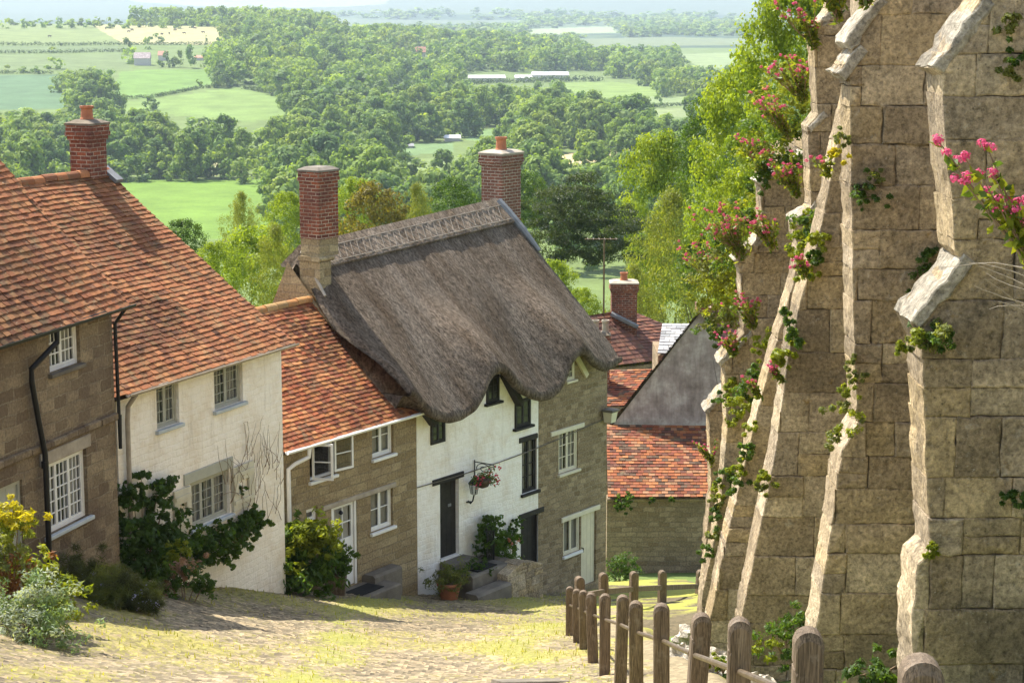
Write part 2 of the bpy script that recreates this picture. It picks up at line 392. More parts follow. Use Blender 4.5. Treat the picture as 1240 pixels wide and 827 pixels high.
def ground_obj():
    rs = np.concatenate([np.linspace(2, 70, 46), np.geomspace(72, 13500, 560)]); an = np.radians(np.concatenate([np.linspace(-42, -17, 60), np.linspace(-16.9, 16.9, 560), np.linspace(17, 42, 60)]))
    Rr, A = np.meshgrid(rs, an, indexing='ij'); X = Rr * np.sin(A); Y = Rr * np.cos(A); Z = zt(X, Y)
    nr, na = X.shape; idx = np.arange(nr * na).reshape(nr, na)
    Q = np.stack([idx[:-1, :-1], idx[:-1, 1:], idx[1:, 1:], idx[1:, :-1]], -1).reshape(-1, 4)[:, ::-1]
    V = np.stack([X, Y, Z], -1).reshape(-1, 3); c = V
    px, py = proj(c[:, 0], c[:, 1], c[:, 2]); r = np.hypot(c[:, 0], c[:, 1])
    col = np.tile(np.array([.12, .165, .05]), (len(V), 1))
    fw = wave(c[:, 0], c[:, 1], 230, 2.0) + .5 * wave(c[:, 0], c[:, 1], 90, .4)     # patchwork of the far plain and hills
    farm = r > 2600
    col[farm & (fw > .45)] = (.10, .14, .06); col[farm & (fw <= .45) & (fw > 0)] = (.075, .11, .05); col[farm & (fw <= 0)] = (.05, .08, .04)
    hi = r > 5600; fh = wave(c[:, 0], c[:, 1], 520, 4.0)
    col[hi & (fh > .35)] = (.19, .22, .14); col[hi & (fh <= .35)] = (.10, .13, .085)
    for poly, k in FIELDS: col[inpoly(px, py, poly) & (r > 250)] = k
    me = quads_mesh('ground', V, None, Q=Q); at = me.attributes.new('tint', 'FLOAT_COLOR', 'POINT'); at.data.foreach_set('color', np.concatenate([col, np.ones((len(V), 1))], 1).astype(np.float32).ravel())
    t = MT('meadow', .95, .1); n1 = t.noise(.06, 6, .65); n2 = t.noise(.9, 6, .7)
    cc = t.mix(.8, t.tint(), t.ramp(n1, [(.3, .7), (.7, 1.3)]), 'MULTIPLY'); cc = t.mix(.6, cc, t.ramp(n2, [(.3, .65), (.7, 1.3)]), 'MULTIPLY')
    o = link('ground', me, t.done(cc, t.bump(n2, .5, .3)), smooth=True); tag(o, kind='structure')
ground_obj()
# cobbled street: real setts in rows, moss in the joints
def street_obj():
    dx = .055; xs = np.arange(-9.2, 1.62, dx); ys = np.concatenate([np.arange(-4, 11, .25), np.arange(11, 36, .06), np.arange(36, 50, .08)])
    X, Y = np.meshgrid(xs, ys, indexing='ij'); rg = R(5)
    cw, ch = .135, .105
    jx = rg.random((400, 700)); jy = rg.random((400, 700)); hh = rg.random((400, 700)); fine = rg.random(X.shape)
    Yw = Y + .05 * np.sin(X * 2.1) + .07 * wave(X, Y, .9)
    cj = np.floor((Yw + 10) / ch).astype(int); best = np.full(X.shape, 9.); sec = best.copy(); cid = np.zeros(X.shape)
    for dj in (-1, 0, 1):
        j = cj + dj
        for di in (-1, 0, 1):
            i = np.floor((X + 12 + (j % 2) * cw * .5) / cw).astype(int) + di
            a, b = i % 400, j % 700
            cx = (i + .25 + .5 * jx[a, b]) * cw - 12 - (j % 2) * cw * .5; cy = (j + .3 + .4 * jy[a, b]) * ch - 10
            d = np.hypot((X - cx) / cw, (Yw - cy) / ch)
            nb = d < best; sec = np.where(nb, best, np.minimum(sec, d)); cid = np.where(nb, hh[a, b], cid); best = np.minimum(best, d)
    edge = np.clip((sec - best) / .35, 0, 1)
    moss = wave(X, Y, 1.1, .3) + .7 * wave(X, Y, .38, 1.9) + .5 * wave(X, Y, 2.9, .9) + .5 * (rg.random(X.shape) - .5)
    strip = np.exp(-((X - (.3 + .35 * np.sin(Y * .4))) / .6) ** 2) * .75 + np.exp(-((X + 2.6 - .3 * np.sin(Y * .33)) / .5) ** 2) * .9
    moss = moss + strip - .05 + .5 * (fine - .5)
    g = np.clip(moss * .9 + (1 - edge) * .9 - .15, 0, .9)
    Z = zs(X, Y) + .006 * fine + .024 * np.sqrt(edge) * (.4 + cid) + .035 * wave(X, Y, .55, .6) + .05 * wave(X, Y, 1.7, .2) + g * (.012 + .03 * rg.random(X.shape))
    bed = sstep(.0, .9, wave(X, Y, 2.2, 3.1)) 
    nx, ny = X.shape; idx = np.arange(nx * ny).reshape(nx, ny)
    Q = np.stack([idx[:-1, :-1], idx[1:, :-1], idx[1:, 1:], idx[:-1, 1:]], -1).reshape(-1, 4)
    stone = np.array([.29, .235, .145]) * (.5 + .8 * cid[..., None]) * (.45 + .55 * edge[..., None]) * np.where(cid[..., None] > .75, np.array([1.05, 1, .95]), 1)
    stone = stone * (1 - .3 * bed[..., None]) * (.8 + .4 * fine[..., None])
    mossc = np.array([.25, .225, .06]) * (.7 + .6 * rg.random(X.shape)[..., None]); gr = np.array([.235, .25, .05])
    mossc = mossc + (gr - mossc) * np.clip(strip * 1.1 - .3, 0, 1)[..., None]
    C = stone + (mossc - stone) * g[..., None]
    C = C[:-1, :-1].reshape(-1, 3)
    me = quads_mesh('street', np.stack([X, Y, Z], -1).reshape(-1, 3), C, Q=Q)
    t = MT('setts', .85, .25); n = t.noise(30, 5, .7)
    c = t.mix(.7, t.tint(), t.ramp(n, [(.3, .6), (.7, 1.35)]), 'MULTIPLY')
    tag(link('street', me, t.done(c, t.bump(n, .5, .01))), kind='structure')
    # grass blades between the setts and along the fence
    rr = R(9); n = 38000
    gx = rr.uniform(-8.5, 1.5, n); gy = rr.uniform(12, 48, n)
    ii = np.clip(((gx + 9.2) / dx).astype(int), 0, nx - 1); jj = np.clip(np.searchsorted(ys, gy), 0, ny - 1)
    keep = rr.random(n) < np.clip(g[ii, jj] - .25 + .5 * np.exp(-((gx - 1.1) / .35) ** 2), 0, 1) * .8
    gx, gy, ii, jj = gx[keep], gy[keep], ii[keep], jj[keep]; gz = Z[ii, jj] - .01
    return gx, gy, gz
def blades(name, gx, gy, gz, hmin, hmax, c0, c1, seed, wid=.008, lean=.5):
    rr = R(seed); n = len(gx); h = rr.uniform(hmin, hmax, n); th = rr.uniform(0, 2 * np.pi, n); ln = rr.uniform(.1, lean, n) * h
    b = np.stack([gx, gy, gz], -1); s = np.stack([-np.sin(th), np.cos(th), 0 * th], -1) * (wid * rr.uniform(.6, 1.5, n))[:, None]
    tip = b + np.stack([np.cos(th) * ln, np.sin(th) * ln, h], -1)
    V = np.stack([b - s, b + s, tip + s * .2, tip - s * .2], 1); m = rr.random((n, 1))
    return quads_mesh(name, V, np.array(c0) * (1 - m) + np.array(c1) * m)
_g = street_obj()
tag(link('grass', blades('grass', *_g, .02, .075, (.26, .30, .045), (.36, .33, .08), 3), M['leaf']), kind='stuff')
def path_obj():          # worn path between the fence and the buttresses, stone edging, and the corner beyond
    xs = np.arange(1.2, 4.6, .07); ys = np.concatenate([np.arange(-4, 10, .3), np.arange(10, 50, .12)])
    X, Y = np.meshgrid(xs, ys, indexing='ij'); rr = R(8)
    g = np.clip(1.6 * (wave(X, Y, .5, .3) + .6 * wave(X, Y, .2, 1.1)) - .5 + 1.6 * sstep(1.75, 1.3, X) * 0 + 1.5 * sstep(33, 36, Y) , 0, 1)
    Z = zs(X, Y) + .015 + .03 * wave(X, Y, .4, 2.) + .02 * g + .012 * rr.random(X.shape) - .7 * sstep(2.0, 2.8, X) * (1 - sstep(28, 33, Y))
    nx, ny = X.shape; idx = np.arange(nx * ny).reshape(nx, ny)
    Q = np.stack([idx[:-1, :-1], idx[1:, :-1], idx[1:, 1:], idx[:-1, 1:]], -1).reshape(-1, 4)
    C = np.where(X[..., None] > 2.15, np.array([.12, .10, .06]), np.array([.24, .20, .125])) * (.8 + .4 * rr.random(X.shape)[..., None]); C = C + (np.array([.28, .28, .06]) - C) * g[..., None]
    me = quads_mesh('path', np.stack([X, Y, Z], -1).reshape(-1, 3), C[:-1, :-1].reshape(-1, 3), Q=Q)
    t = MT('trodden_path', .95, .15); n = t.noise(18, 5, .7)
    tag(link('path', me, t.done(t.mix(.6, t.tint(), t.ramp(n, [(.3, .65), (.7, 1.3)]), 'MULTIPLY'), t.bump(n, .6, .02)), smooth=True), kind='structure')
path_obj()

# ---------------------------------------------------------------- haze over the whole valley
def haze():
    mb = MB(); mb.box(-9800, -40, -90, 9800, 13600, 330); 
    m = bpy.data.materials.new('haze'); m.use_nodes = True; nt = m.node_tree; nt.nodes.remove(nt.nodes['Principled BSDF'])
    v = nt.nodes.new('ShaderNodeVolumePrincipled'); v.inputs['Color'].default_value = (.68, .83, 1.0, 1)
    v.inputs['Density'].default_value = HAZE; v.inputs['Anisotropy'].default_value = .25
    nt.links.new(v.outputs[0], nt.nodes['Material Output'].inputs['Volume'])
    o = mb.build('haze', m); tag(o, kind='stuff'); o.display_type = 'WIRE'
HAZE = 1.0e-4
haze()

# ---------------------------------------------------------------- houses: frames, walls, windows, roofs
class House:
    """local x along the front (left to right as seen), y into the house, z up; origin on the front plane."""
    def __init__(s, name, corner, t, label, cat):
        t = Vector((t[0], t[1], 0)).normalized(); s.t = t; s.n = Vector((-t.y, t.x, 0)); s.O = corner
        s.e = empty(name, corner, math.atan2(t.y, t.x)); tag(s.e, label, cat)
    def px(s, px, py, y=0.0):
        d = Vector(ray(px, py)); k = (y + s.n.dot(s.O)) / s.n.dot(d); p = d * k
        return (p - s.O).dot(s.t), p.z - s.O.z
    def rect(s, tl, tr, br, bl, y=0.0):
        a, b, c, d = [s.px(*q, y) for q in (tl, tr, br, bl)]
        return ((a[0] + d[0]) / 2, (c[1] + d[1]) / 2, (b[0] + c[0]) / 2, (a[1] + b[1]) / 2)
    def world(s, x, y, z): return s.O + s.t * x + s.n * y + Vector((0, 0, z))
def front(mb, x0, x1, z0, z1, holes, depth=.14, y=0.0, col=None):
    xs = sorted({x0, x1, *[h[0] for h in holes], *[h[2] for h in holes]}); zz = sorted({z0, z1, *[h[1] for h in holes], *[h[3] for h in holes]})
    xs = [x for x in xs if x0 <= x <= x1]; zz = [z for z in zz if z0 <= z <= z1]
    for a, b in zip(xs, xs[1:]):
        for c, d in zip(zz, zz[1:]):
            mx, mz = (a + b) / 2, (c + d) / 2
            if any(h[0] < mx < h[2] and h[1] < mz < h[3] for h in holes): continue
            mb.quad((a, y, c), (b, y, c), (b, y, d), (a, y, d), col)
    for a, c, b, d in holes:
        e = y + depth
        mb.quad((a, y, c), (a, y, d), (a, e, d), (a, e, c), col); mb.quad((b, y, c), (b, e, c), (b, e, d), (b, y, d), col)
        mb.quad((a, y, d), (b, y, d), (b, e, d), (a, e, d), col); mb.quad((a, y, c), (a, e, c), (b, e, c), (b, y, c), col)
def shell(mb, x0, x1, z0, z1, dep, zr, col=None):       # side walls with gables and back wall; y 0..dep, ridge at zr
    for x in (x0, x1):
        mb.add([(x, 0, z0), (x, dep, z0), (x, dep, z1), (x, dep / 2, zr), (x, 0, z1)], [(0, 1, 2, 3, 4)], col)
    mb.quad((x0, dep, z0), (x1, dep, z0), (x1, dep, z1), (x0, dep, z1), col)
def casement(mb, x0, z0, x1, z1, y, cols, rows, fw=.04, bw=.018, th=.04):
    mb.box(x0, y, z0, x0 + fw, y + th, z1); mb.box(x1 - fw, y, z0, x1, y + th, z1)
    mb.box(x0 + fw, y + .001, z0, x1 - fw, y + th - .001, z0 + fw); mb.box(x0 + fw, y + .001, z1 - fw, x1 - fw, y + th - .001, z1)
    for i in range(1, cols):
        x = x0 + fw + (x1 - x0 - 2 * fw) * i / cols; mb.box(x - bw / 2, y + .006, z0 + fw, x + bw / 2, y + th - .006, z1 - fw)
    for j in range(1, rows):
        z = z0 + fw + (z1 - z0 - 2 * fw) * j / rows; mb.box(x0 + fw, y + .008, z - bw / 2, x1 - fw, y + th - .008, z + bw / 2)
def window(h, rc, lights=2, cols=2, rows=3, mat='white_wood', sill=None, y=.06, fw=.05, cf=.035, bw=.018, curtain=True, sillm=None, seed=1, opening=None):
    x0, z0, x1, z1 = rc; mb = MB(); g = .001
    mb.box(x0 + g, y, z0 + g, x0 + fw, y + .06, z1 - g); mb.box(x1 - fw, y, z0 + g, x1 - g, y + .06, z1 - g)
    mb.box(x0 + fw, y + .002, z0 + g, x1 - fw, y + .058, z0 + fw); mb.box(x0 + fw, y + .002, z1 - fw, x1 - fw, y + .058, z1 - g)
    lw = (x1 - x0 - 2 * fw) / lights
    for i in range(lights):
        a = x0 + fw + lw * i
        if opening and i in opening: continue
        casement(mb, a + .002, z0 + fw + .002, a + lw - .002, z1 - fw - .002, y + .012, cols, rows, cf, bw, .035)
    w = mb.build('window', M[mat], h.e)
    p = MB()
    for i in range(lights):
        a = x0 + fw + lw * i
        if opening and i in opening: continue
        rr = R(seed * 31 + i)
        for c in range(cols):            # each light's leaded panes sit at slightly different angles
            for r_ in range(rows):
                xa = a + cf + (lw - 2 * cf) * c / cols; xb = a + cf + (lw - 2 * cf) * (c + 1) / cols
                zh = z1 - z0 - 2 * fw - 2 * cf; za = z0 + fw + cf + zh * r_ / rows; zb = za + zh / rows
                d = rr.uniform(-.0035, .0035, 3); yy = y + .032
                p.quad((xa, yy + d[0], za), (xb, yy + d[1], za), (xb, yy + d[1] + d[2], zb), (xa, yy + d[0] + d[2], zb))
    p.build('pane', M['glass'], w)
    if sill is not None:
        s = MB(); e = sill; s.cbox(x0 - e, -.07, z0 - .065, x1 + e, y + .04, z0 - .002, .01); s.build('sill', M[sillm or mat], w)
    if curtain:
        c = MB(); n = 26; rr = R(seed)
        for (a, b) in ((x0 + .01, x0 + (x1 - x0) * rr.uniform(.34, .47)), (x1 - (x1 - x0) * rr.uniform(.34, .47), x1 - .01)):
            px_ = [a + (b - a) * i / n for i in range(n + 1)]; yy = [y + .10 + .018 * math.sin(i * 1.5 + seed) for i in range(n + 1)]
            for i in range(n): c.quad((px_[i], yy[i], z0), (px_[i + 1], yy[i + 1], z0), (px_[i + 1], yy[i + 1], z1), (px_[i], yy[i], z1))
        c.build('curtain', M['curtain'], w)
    return w
def plank_door(h, rc, mat, y=.07, planks=5, handle=True, frame=None, fw=.06):
    x0, z0, x1, z1 = rc; rr = R(7)
    if frame:
        f = MB(); f.box(x0 + .001, y - .03, z0, x0 + fw, y + .05, z1 - .001); f.box(x1 - fw, y - .03, z0, x1 - .001, y + .05, z1 - .001); f.box(x0 + fw, y - .029, z1 - fw, x1 - fw, y + .049, z1 - .001)
        fo = f.build('door_frame', M[frame], h.e); x0 += fw; x1 -= fw; z1 -= fw
    d = MB(); w = (x1 - x0) / planks
    for i in range(planks):
        e = rr.uniform(0, .006); d.cbox(x0 + i * w + .003, y + e, z0 + .01, x0 + (i + 1) * w - .003, y + .05, z1 - .004, .004)
    o = d.build('door', M[mat], h.e)
    if handle:
        k = MB(); zc = z0 + (z1 - z0) * .5; k.tube([(x0 + .09, y, zc), (x0 + .09, y - .05, zc), (x0 + .09, y - .05, zc - .1)], .014, 8)
        k.build('handle', M['black_metal'], o)
    return o
def lintel(h, p0, p1, th, mat='lintel', y0=-.035, y1=.1, name='lintel'):
    a = h.px(*p0, y0); b = h.px(*p1, y0); mb = MB()
    mb.cbox(min(a[0], b[0]), y0, (a[1] + b[1]) / 2 - th, max(a[0], b[0]), y1, (a[1] + b[1]) / 2, .012)
    return mb.build(name, M[mat], h.e)
PAL_A = [(.37, .14, .056), (.34, .125, .05), (.40, .165, .068), (.30, .112, .048), (.36, .135, .054), (.23, .095, .045), (.38, .155, .06), (.33, .125, .05)]
PAL_B = [(.46, .16, .06), (.40, .12, .05), (.52, .22, .09), (.34, .10, .045), (.27, .09, .045), (.50, .20, .07)]
PAL_C = [(.20, .085, .055), (.16, .07, .05), (.25, .105, .065), (.14, .065, .05)]
PAL_D = [(.29, .10, .040), (.24, .078, .034), (.33, .13, .05), (.17, .055, .034), (.12, .05, .034), (.30, .15, .08), (.24, .075, .04), (.10, .06, .04)]
def tile_roof(mb, x0, x1, ey, ez, ry, rz, pal, gauge=.115, tw=.145, seed=1, sag=.03, xl=None):
    """courses of overlapping clay tiles from the eave (ey, ez) to the ridge (ry, rz)"""
    rr = R(seed); L = math.hypot(ry - ey, rz - ez); sy, sz = (ry - ey) / L, (rz - ez) / L
    ny, nz = (-sz, sy) if sy > 0 else (sz, -sy)
    def P(x, d, k):
        u = (x - x0) / (x1 - x0); sg = -sag * math.sin(math.pi * min(1, max(0, d / L))) * (.6 + .4 * math.sin(u * 5 + seed)) - .012 * math.sin(u * 13 + d * 2.3 + seed)
        return (x, ey + sy * d + ny * (k + sg), ez + sz * d + nz * (k + sg))
    for i in range(int(L / gauge) + 1):
        d0 = i * gauge; d1 = min(L, d0 + gauge * 1.25); off = (i % 2) * .5 * tw + rr.uniform(-.02, .02); a = x0
        if xl: a = max(x0, xl(d0 / L))
        x = a; first = True
        while x < x1 - .02:
            w = tw * (.5 if (first and i % 2) else 1) * rr.uniform(.94, 1.06); first = False
            xb = min(x1, x + w); k = rr.random()
            j = rr.normal(0, .004); hl = .028 + abs(rr.normal(0, .006)); hl2 = hl + rr.normal(0, .005); dd = d0 + rr.normal(0, .004)
            base = np.array(pal[int(rr.random() * len(pal))]); pa = math.sin(x * 1.1 + d0 * .8 + seed) + math.sin(x * .47 - d0 * 1.9 + 2 * seed) + rr.normal(0, .5)
            c = base * .8 * (.45 if pa > 1.45 else .72 if pa > .85 else 1) * rr.uniform(.82, 1.12); c = c * (1 - .35 * max(0, math.sin(x * .9 + seed) * math.sin(d0 * 1.4 + seed * 2))) + np.array([.02, .022, .008]) * (rr.random() < .3)
            g = .003
            A, B_ = P(x + g, dd + j, hl), P(xb - g, dd - j, hl2); D_, C_ = P(x + g, d1, .010), P(xb - g, d1, .010)
            a0, b0, d_, c_ = P(x + g, dd + j, hl - .018), P(xb - g, dd - j, hl2 - .018), P(x + g, d1, -.004), P(xb - g, d1, -.004)
            mb.add([A, B_, C_, D_, a0, b0, c_, d_], [(0, 1, 2, 3), (4, 5, 1, 0), (4, 0, 3, 7), (5, 6, 2, 1)], tuple(c))
            x = xb
    u_ = lambda x, d: (x, ey + sy * d - ny * (sag * 1.05 + .05), ez + sz * d - nz * (sag * 1.05 + .05))
    mb.quad(u_(x0, .02), u_(x1, .02), u_(x1, L), u_(x0, L), (.06, .04, .03))
def ridge_tiles(x0, x1, y, z, pal, seed, parent, rad=.11, mat='tile'):
    mb = MB(); rr = R(seed); x = x0
    while x < x1 - .05:
        w = min(rr.uniform(.3, .36), x1 - x); c = tuple(np.array(pal[int(rr.random() * len(pal))]) * rr.uniform(.8, 1.15)); n = 8
        dz = rr.normal(0, .008); r1 = rad * rr.uniform(.97, 1.06); vs = []
        for xx, rd in ((x, r1), (x + w - .008, r1 * .97)):
            for q in (rd, rd - .02):
                for k in range(n + 1):
                    t = math.pi * (k / n) * 1.1 - .05 * math.pi; vs.append((xx, y - q * math.cos(t), z + dz - .05 + q * math.sin(t)))
        fs = []; m = n + 1
        for k in range(n):
            fs += [(k, k + 1, 2 * m + k + 1, 2 * m + k), (k, m + k, m + k + 1, k + 1), (2 * m + k, 2 * m + k + 1, 3 * m + k + 1, 3 * m + k)]
        mb.add(vs, fs, c); x += w
    return mb.build('ridge_tiles', M[mat], parent)
def gutter(parent, x0, x1, y, z, mat, r=.055):
    mb = MB(); n = 6; vs = []
    for x in (x0, x1):
        for q in (r, r - .012):
            for k in range(n + 1):
                t = math.pi + math.pi * k / n; vs.append((x, y + q * math.cos(t), z + q * math.sin(t)))
    m = n + 1; fs = [(k, k + 1, 2 * m + k + 1, 2 * m + k) for k in range(n)] + [(m + k, 3 * m + k, 3 * m + k + 1, m + k + 1) for k in range(n)]
    fs += [(0, 2 * m, 3 * m, m), (n, m + n, 3 * m + n, 2 * m + n)]
    for b in (0, 2 * m): fs += [(b + k, b + m + k, b + m + k + 1, b + k + 1) for k in range(n)]
    mb.add(vs, fs)
    return mb.build('gutter', M[mat], parent)
def chimney(parent, cx, cy, z0, z1, wx, wy, mat, pots=1, base=None, cap=2, potr=.12, poth=.3, flash=True, capm=None):
    mb = MB(); mb.box(cx - wx / 2, cy - wy / 2, z0, cx + wx / 2, cy + wy / 2, z1 - .075 * (cap + 2))
    for i in range(cap):
        e = .03 * (i + 1); zz = z1 - .075 * (cap + 2 - i)
        mb.box(cx - wx / 2 - e, cy - wy / 2 - e, zz + .001, cx + wx / 2 + e, cy + wy / 2 + e, zz + .075)
    e = .03 * cap - .012; mb.box(cx - wx / 2 - e, cy - wy / 2 - e, z1 - .149, cx + wx / 2 + e, cy + wy / 2 + e, z1 - .02)
    o = mb.build('chimney', M[mat], parent)
    f = MB(); pr = [(-1, -1), (1, -1), (1, 1), (-1, 1)]; e2 = e + .015
    lo = [(cx + a * (wx / 2 + e2), cy + b * (wy / 2 + e2), z1 - .02) for a, b in pr]; mid = [(cx + a * (wx / 2 + e2), cy + b * (wy / 2 + e2), z1 + .02) for a, b in pr]
    hi = [(cx + a * (wx / 2 - .08), cy + b * (wy / 2 - .08), z1 + .08) for a, b in pr]
    f.add(lo + mid + hi, [(3, 2, 1, 0), (8, 9, 10, 11)] + [(i, (i + 1) % 4, 4 + (i + 1) % 4, 4 + i) for i in range(4)] + [(4 + i, 4 + (i + 1) % 4, 8 + (i + 1) % 4, 8 + i) for i in range(4)])
    f.build('flaunching', M[capm or 'mortar'], o)
    for k in range(pots):
        p = MB(); x = cx + (k - (pots - 1) / 2) * .3; r = potr
        p.lathe([(r * .9, 0), (r, .03), (r * .88, .06), (r * .8, poth * .8), (r * .98, poth * .84), (r * .98, poth), (r * .72, poth), (r * .6, poth * .5)], (x, cy, z1 + .06), 14)
        p.build('chimney_pot', M['terracotta'], o)
    return o

# --- brown stone cottage on the left
t1 = Vector((.283, .959, 0)).normalized()
C1 = U(134, 353, 30.5); L1 = 7.4
H = House('stone_cottage', C1 - t1 * L1, t1, 'brown stone cottage with black gutter and white lattice windows, leftmost in the row', 'house'); H1 = H
zb = -6.6
w_up = H.rect((56, 383), (94, 376.5), (99, 440), (62, 451)); w_lo = H.rect((54, 560), (105, 546), (107, 628), (56, 646))
dr = H.rect((-25, 598), (29, 583), (29, 690), (-25, 710)); led = H.px(136, 506)[1]; led0 = H.px(50, 538)[1]; led = (led + led0) / 2
mb = MB(); front(mb, 0, L1, zb, 0, [w_up, w_lo, dr], .14); shell(mb, 0, L1, zb, 0, 6.4, 3.32)
H.e_wall = mb.build('wall', M['stone_brown'], H.e)
s = MB()
for i in range(14):
    a = L1 * i / 14; rr = R(i); s.cbox(a + .004, -.05 - rr.random() * .02, led - .07, a + L1 / 14 - .004, .03, led + .03 + rr.random() * .02, .02)
s.build('string_course', M['stone_brown'], H.e)
mb = MB(); tile_roof(mb, -.2, L1 + .12, -.26, -.24, 3.2, 3.36, PAL_A, seed=3, sag=.05); tile_roof(mb, -.2, L1 + .12, 6.66, -.24, 3.2, 3.36, PAL_A, .3, .4, seed=4)
rf = mb.build('roof', M['tile'], H.e); ridge_tiles(-.2, L1 + .12, 3.2, 3.36, PAL_A, 5, rf)
gutter(H.e, -.2, L1 + .14, -.3, -.2, 'black_metal', .065)
window(H, w_up, 2, 3, 4, 'white_wood', .05, seed=2, sillm='stone_slab', cf=.03); window(H, w_lo, 3, 3, 5, 'white_wood', .07, seed=3, sillm='sill_blue', cf=.03)
l = MB(); l.cbox(w_lo[0] - .12, -.02, w_lo[3] + .004, w_lo[2] + .12, .08, w_lo[3] + .2, .01); l.build('lintel', M['lintel'], H.e)
plank_door(H, dr, 'sage_wood', frame='sage_wood', planks=4)
d = MB(); xa, za = H.px(47, 380); xb, zb2 = H.px(29, 394); xc = H.px(47, 560)[0]
d.tube([(xa, -.28, -.26), (xa, -.28, -.42), (xb, -.09, -.75), (xb, -.09, -.95), ((xb + xc) / 2, -.09, (led - 1) / 2), (xc, -.11, led - .1), (xc, -.11, -6.3)], .042, 10)
for zz in (led - .25, -5.0): d.tube([(xc if zz < led else (xb + (xc - xb) * (-zz - .9) / 3), -.10, zz - .05), (xc if zz < led else (xb + (xc - xb) * (-zz - .9) / 3), -.10, zz + .05)], .055, 10)
d.build('downpipe', M['black_metal'], H.e)
d = MB(); d.tube([(L1 - .02, -.25, -.26), (L1 - .03, -.07, -.5), (L1 + .03, -.06, -2.5), (L1 + .05, -.06, led)], .03, 8); d.build('downpipe', M['black_metal'], H.e)

# --- cream limewashed cottage
C2 = U(140, 468, 31.0); C2e = U(340, 407, 35.65); t2 = (C2e - C2); t2.z = 0; L2 = t2.length
H = House('whitewashed_cottage', C2, t2, 'cream limewashed cottage with red tiled roof, grey-green windows and a shuttered lower window', 'house'); H2 = H
zb = -5.2; dep = 7.6; rz2 = 2.86
a1 = H.rect((189, 457), (216, 450), (217, 511), (190, 522)); a2 = H.rect((258.5, 440), (293, 430), (294.5, 486), (260, 497)); a3 = H.rect((231, 583), (278, 569), (278, 624), (231, 639))
mb = MB(); mb.col = (.93, .88, .78); front(mb, 0, L2, zb, 0, [a1, a2, a3], .15); shell(mb, 0, L2, zb, 0, dep, rz2)
mb.build('wall', M['limewash'], H.e)
mb = MB(); tile_roof(mb, -.6, L2 + .12, -.22, -.12, dep / 2, rz2 + .03, PAL_A, seed=11, sag=.06); tile_roof(mb, -.6, L2 + .12, dep + .22, -.12, dep / 2, rz2 + .03, PAL_A, .3, .4, seed=12)
rf = mb.build('roof', M['tile'], H.e); ridge_tiles(-.6, L2 + .12, dep / 2, rz2 + .05, PAL_A, 6, rf)
rw = MB(); 
for i in range(60):
    pass
cx = H.px(113, 206, dep / 2)[0]; zt1 = H.px(113, 150, dep / 2)[1]
ch = chimney(rf, cx, dep / 2 + .1, rz2 - .5, zt1, .5, .46, 'brick_red', 1, cap=2, potr=.13, poth=.27)
f = MB(); f.obox((cx + .36, dep / 2 - .12, rz2 + .0), (.11, 0, 0), (0, .2, .14), (0, -.02, .03)); f.build('flashing', M['lead'], ch)
gutter(H.e, -.05, L2 + .12, -.27, -.1, 'lintel', .055)
window(H, a1, 2, 2, 4, 'sage_wood', .06, seed=5, sillm='sill_blue', bw=.012); window(H, a2, 2, 3, 4, 'sage_wood', .06, seed=6, sillm='sill_blue', bw=.012); window(H, a3, 3, 2, 4, 'sage_wood', .06, seed=7, sillm='sill_blue', bw=.012)
l = MB(); l.cbox(a3[0] - .2, -.03, a3[3] + .004, a3[2] + .1, .1, a3[3] + .2, .01); l.build('lintel', M['sage_wood'], H.e)
def shutter(h, rc, hole):
    x0, z0, x1, z1 = rc; mb = MB(); n = 4; w = (x1 - x0) / n; hx0, hz0, hx1, hz1 = hole
    mb.cbox(x0, -.055, z0, hx0, -.015, z1, .004); mb.cbox(hx1, -.055, z0, x1, -.015, z1, .004)
    mb.cbox(hx0 + .001, -.054, z0, hx1 - .001, -.016, hz0, .004); mb.cbox(hx0 + .001, -.054, hz1, hx1 - .001, -.016, z1, .004)
    for zz in (z0 + .12, z1 - .18): mb.box(x0 + .02, -.075, zz, x1 - .02, -.056, zz + .07)
    return mb.build('shutter', M['sage_wood2'], h.e)
M['sage_wood2'] = simple('pale_sage_paint', (.58, .55, .43), .6, .1)
r_ = H.rect((280, 565), (305, 558), (305, 608), (280, 621)); shutter(H, r_, (r_[0] + .16, (r_[1] + r_[3]) / 2 - .1, r_[2] - .16, (r_[1] + r_[3]) / 2 + .12))
l_ = H.rect((209, 594), (229, 588), (229, 640), (209, 647)); shutter(H, l_, (l_[0] + .13, (l_[1] + l_[3]) / 2 - .1, l_[2] - .13, (l_[1] + l_[3]) / 2 + .12))
d = MB(); xp = H.px(149, 500)[0]; d.tube([(xp, -.26, -.14), (xp, -.1, -.35), (xp, -.08, -.6), (xp, -.08, -4.9)], .04, 10); d.build('downpipe', M['lintel'], H.e)

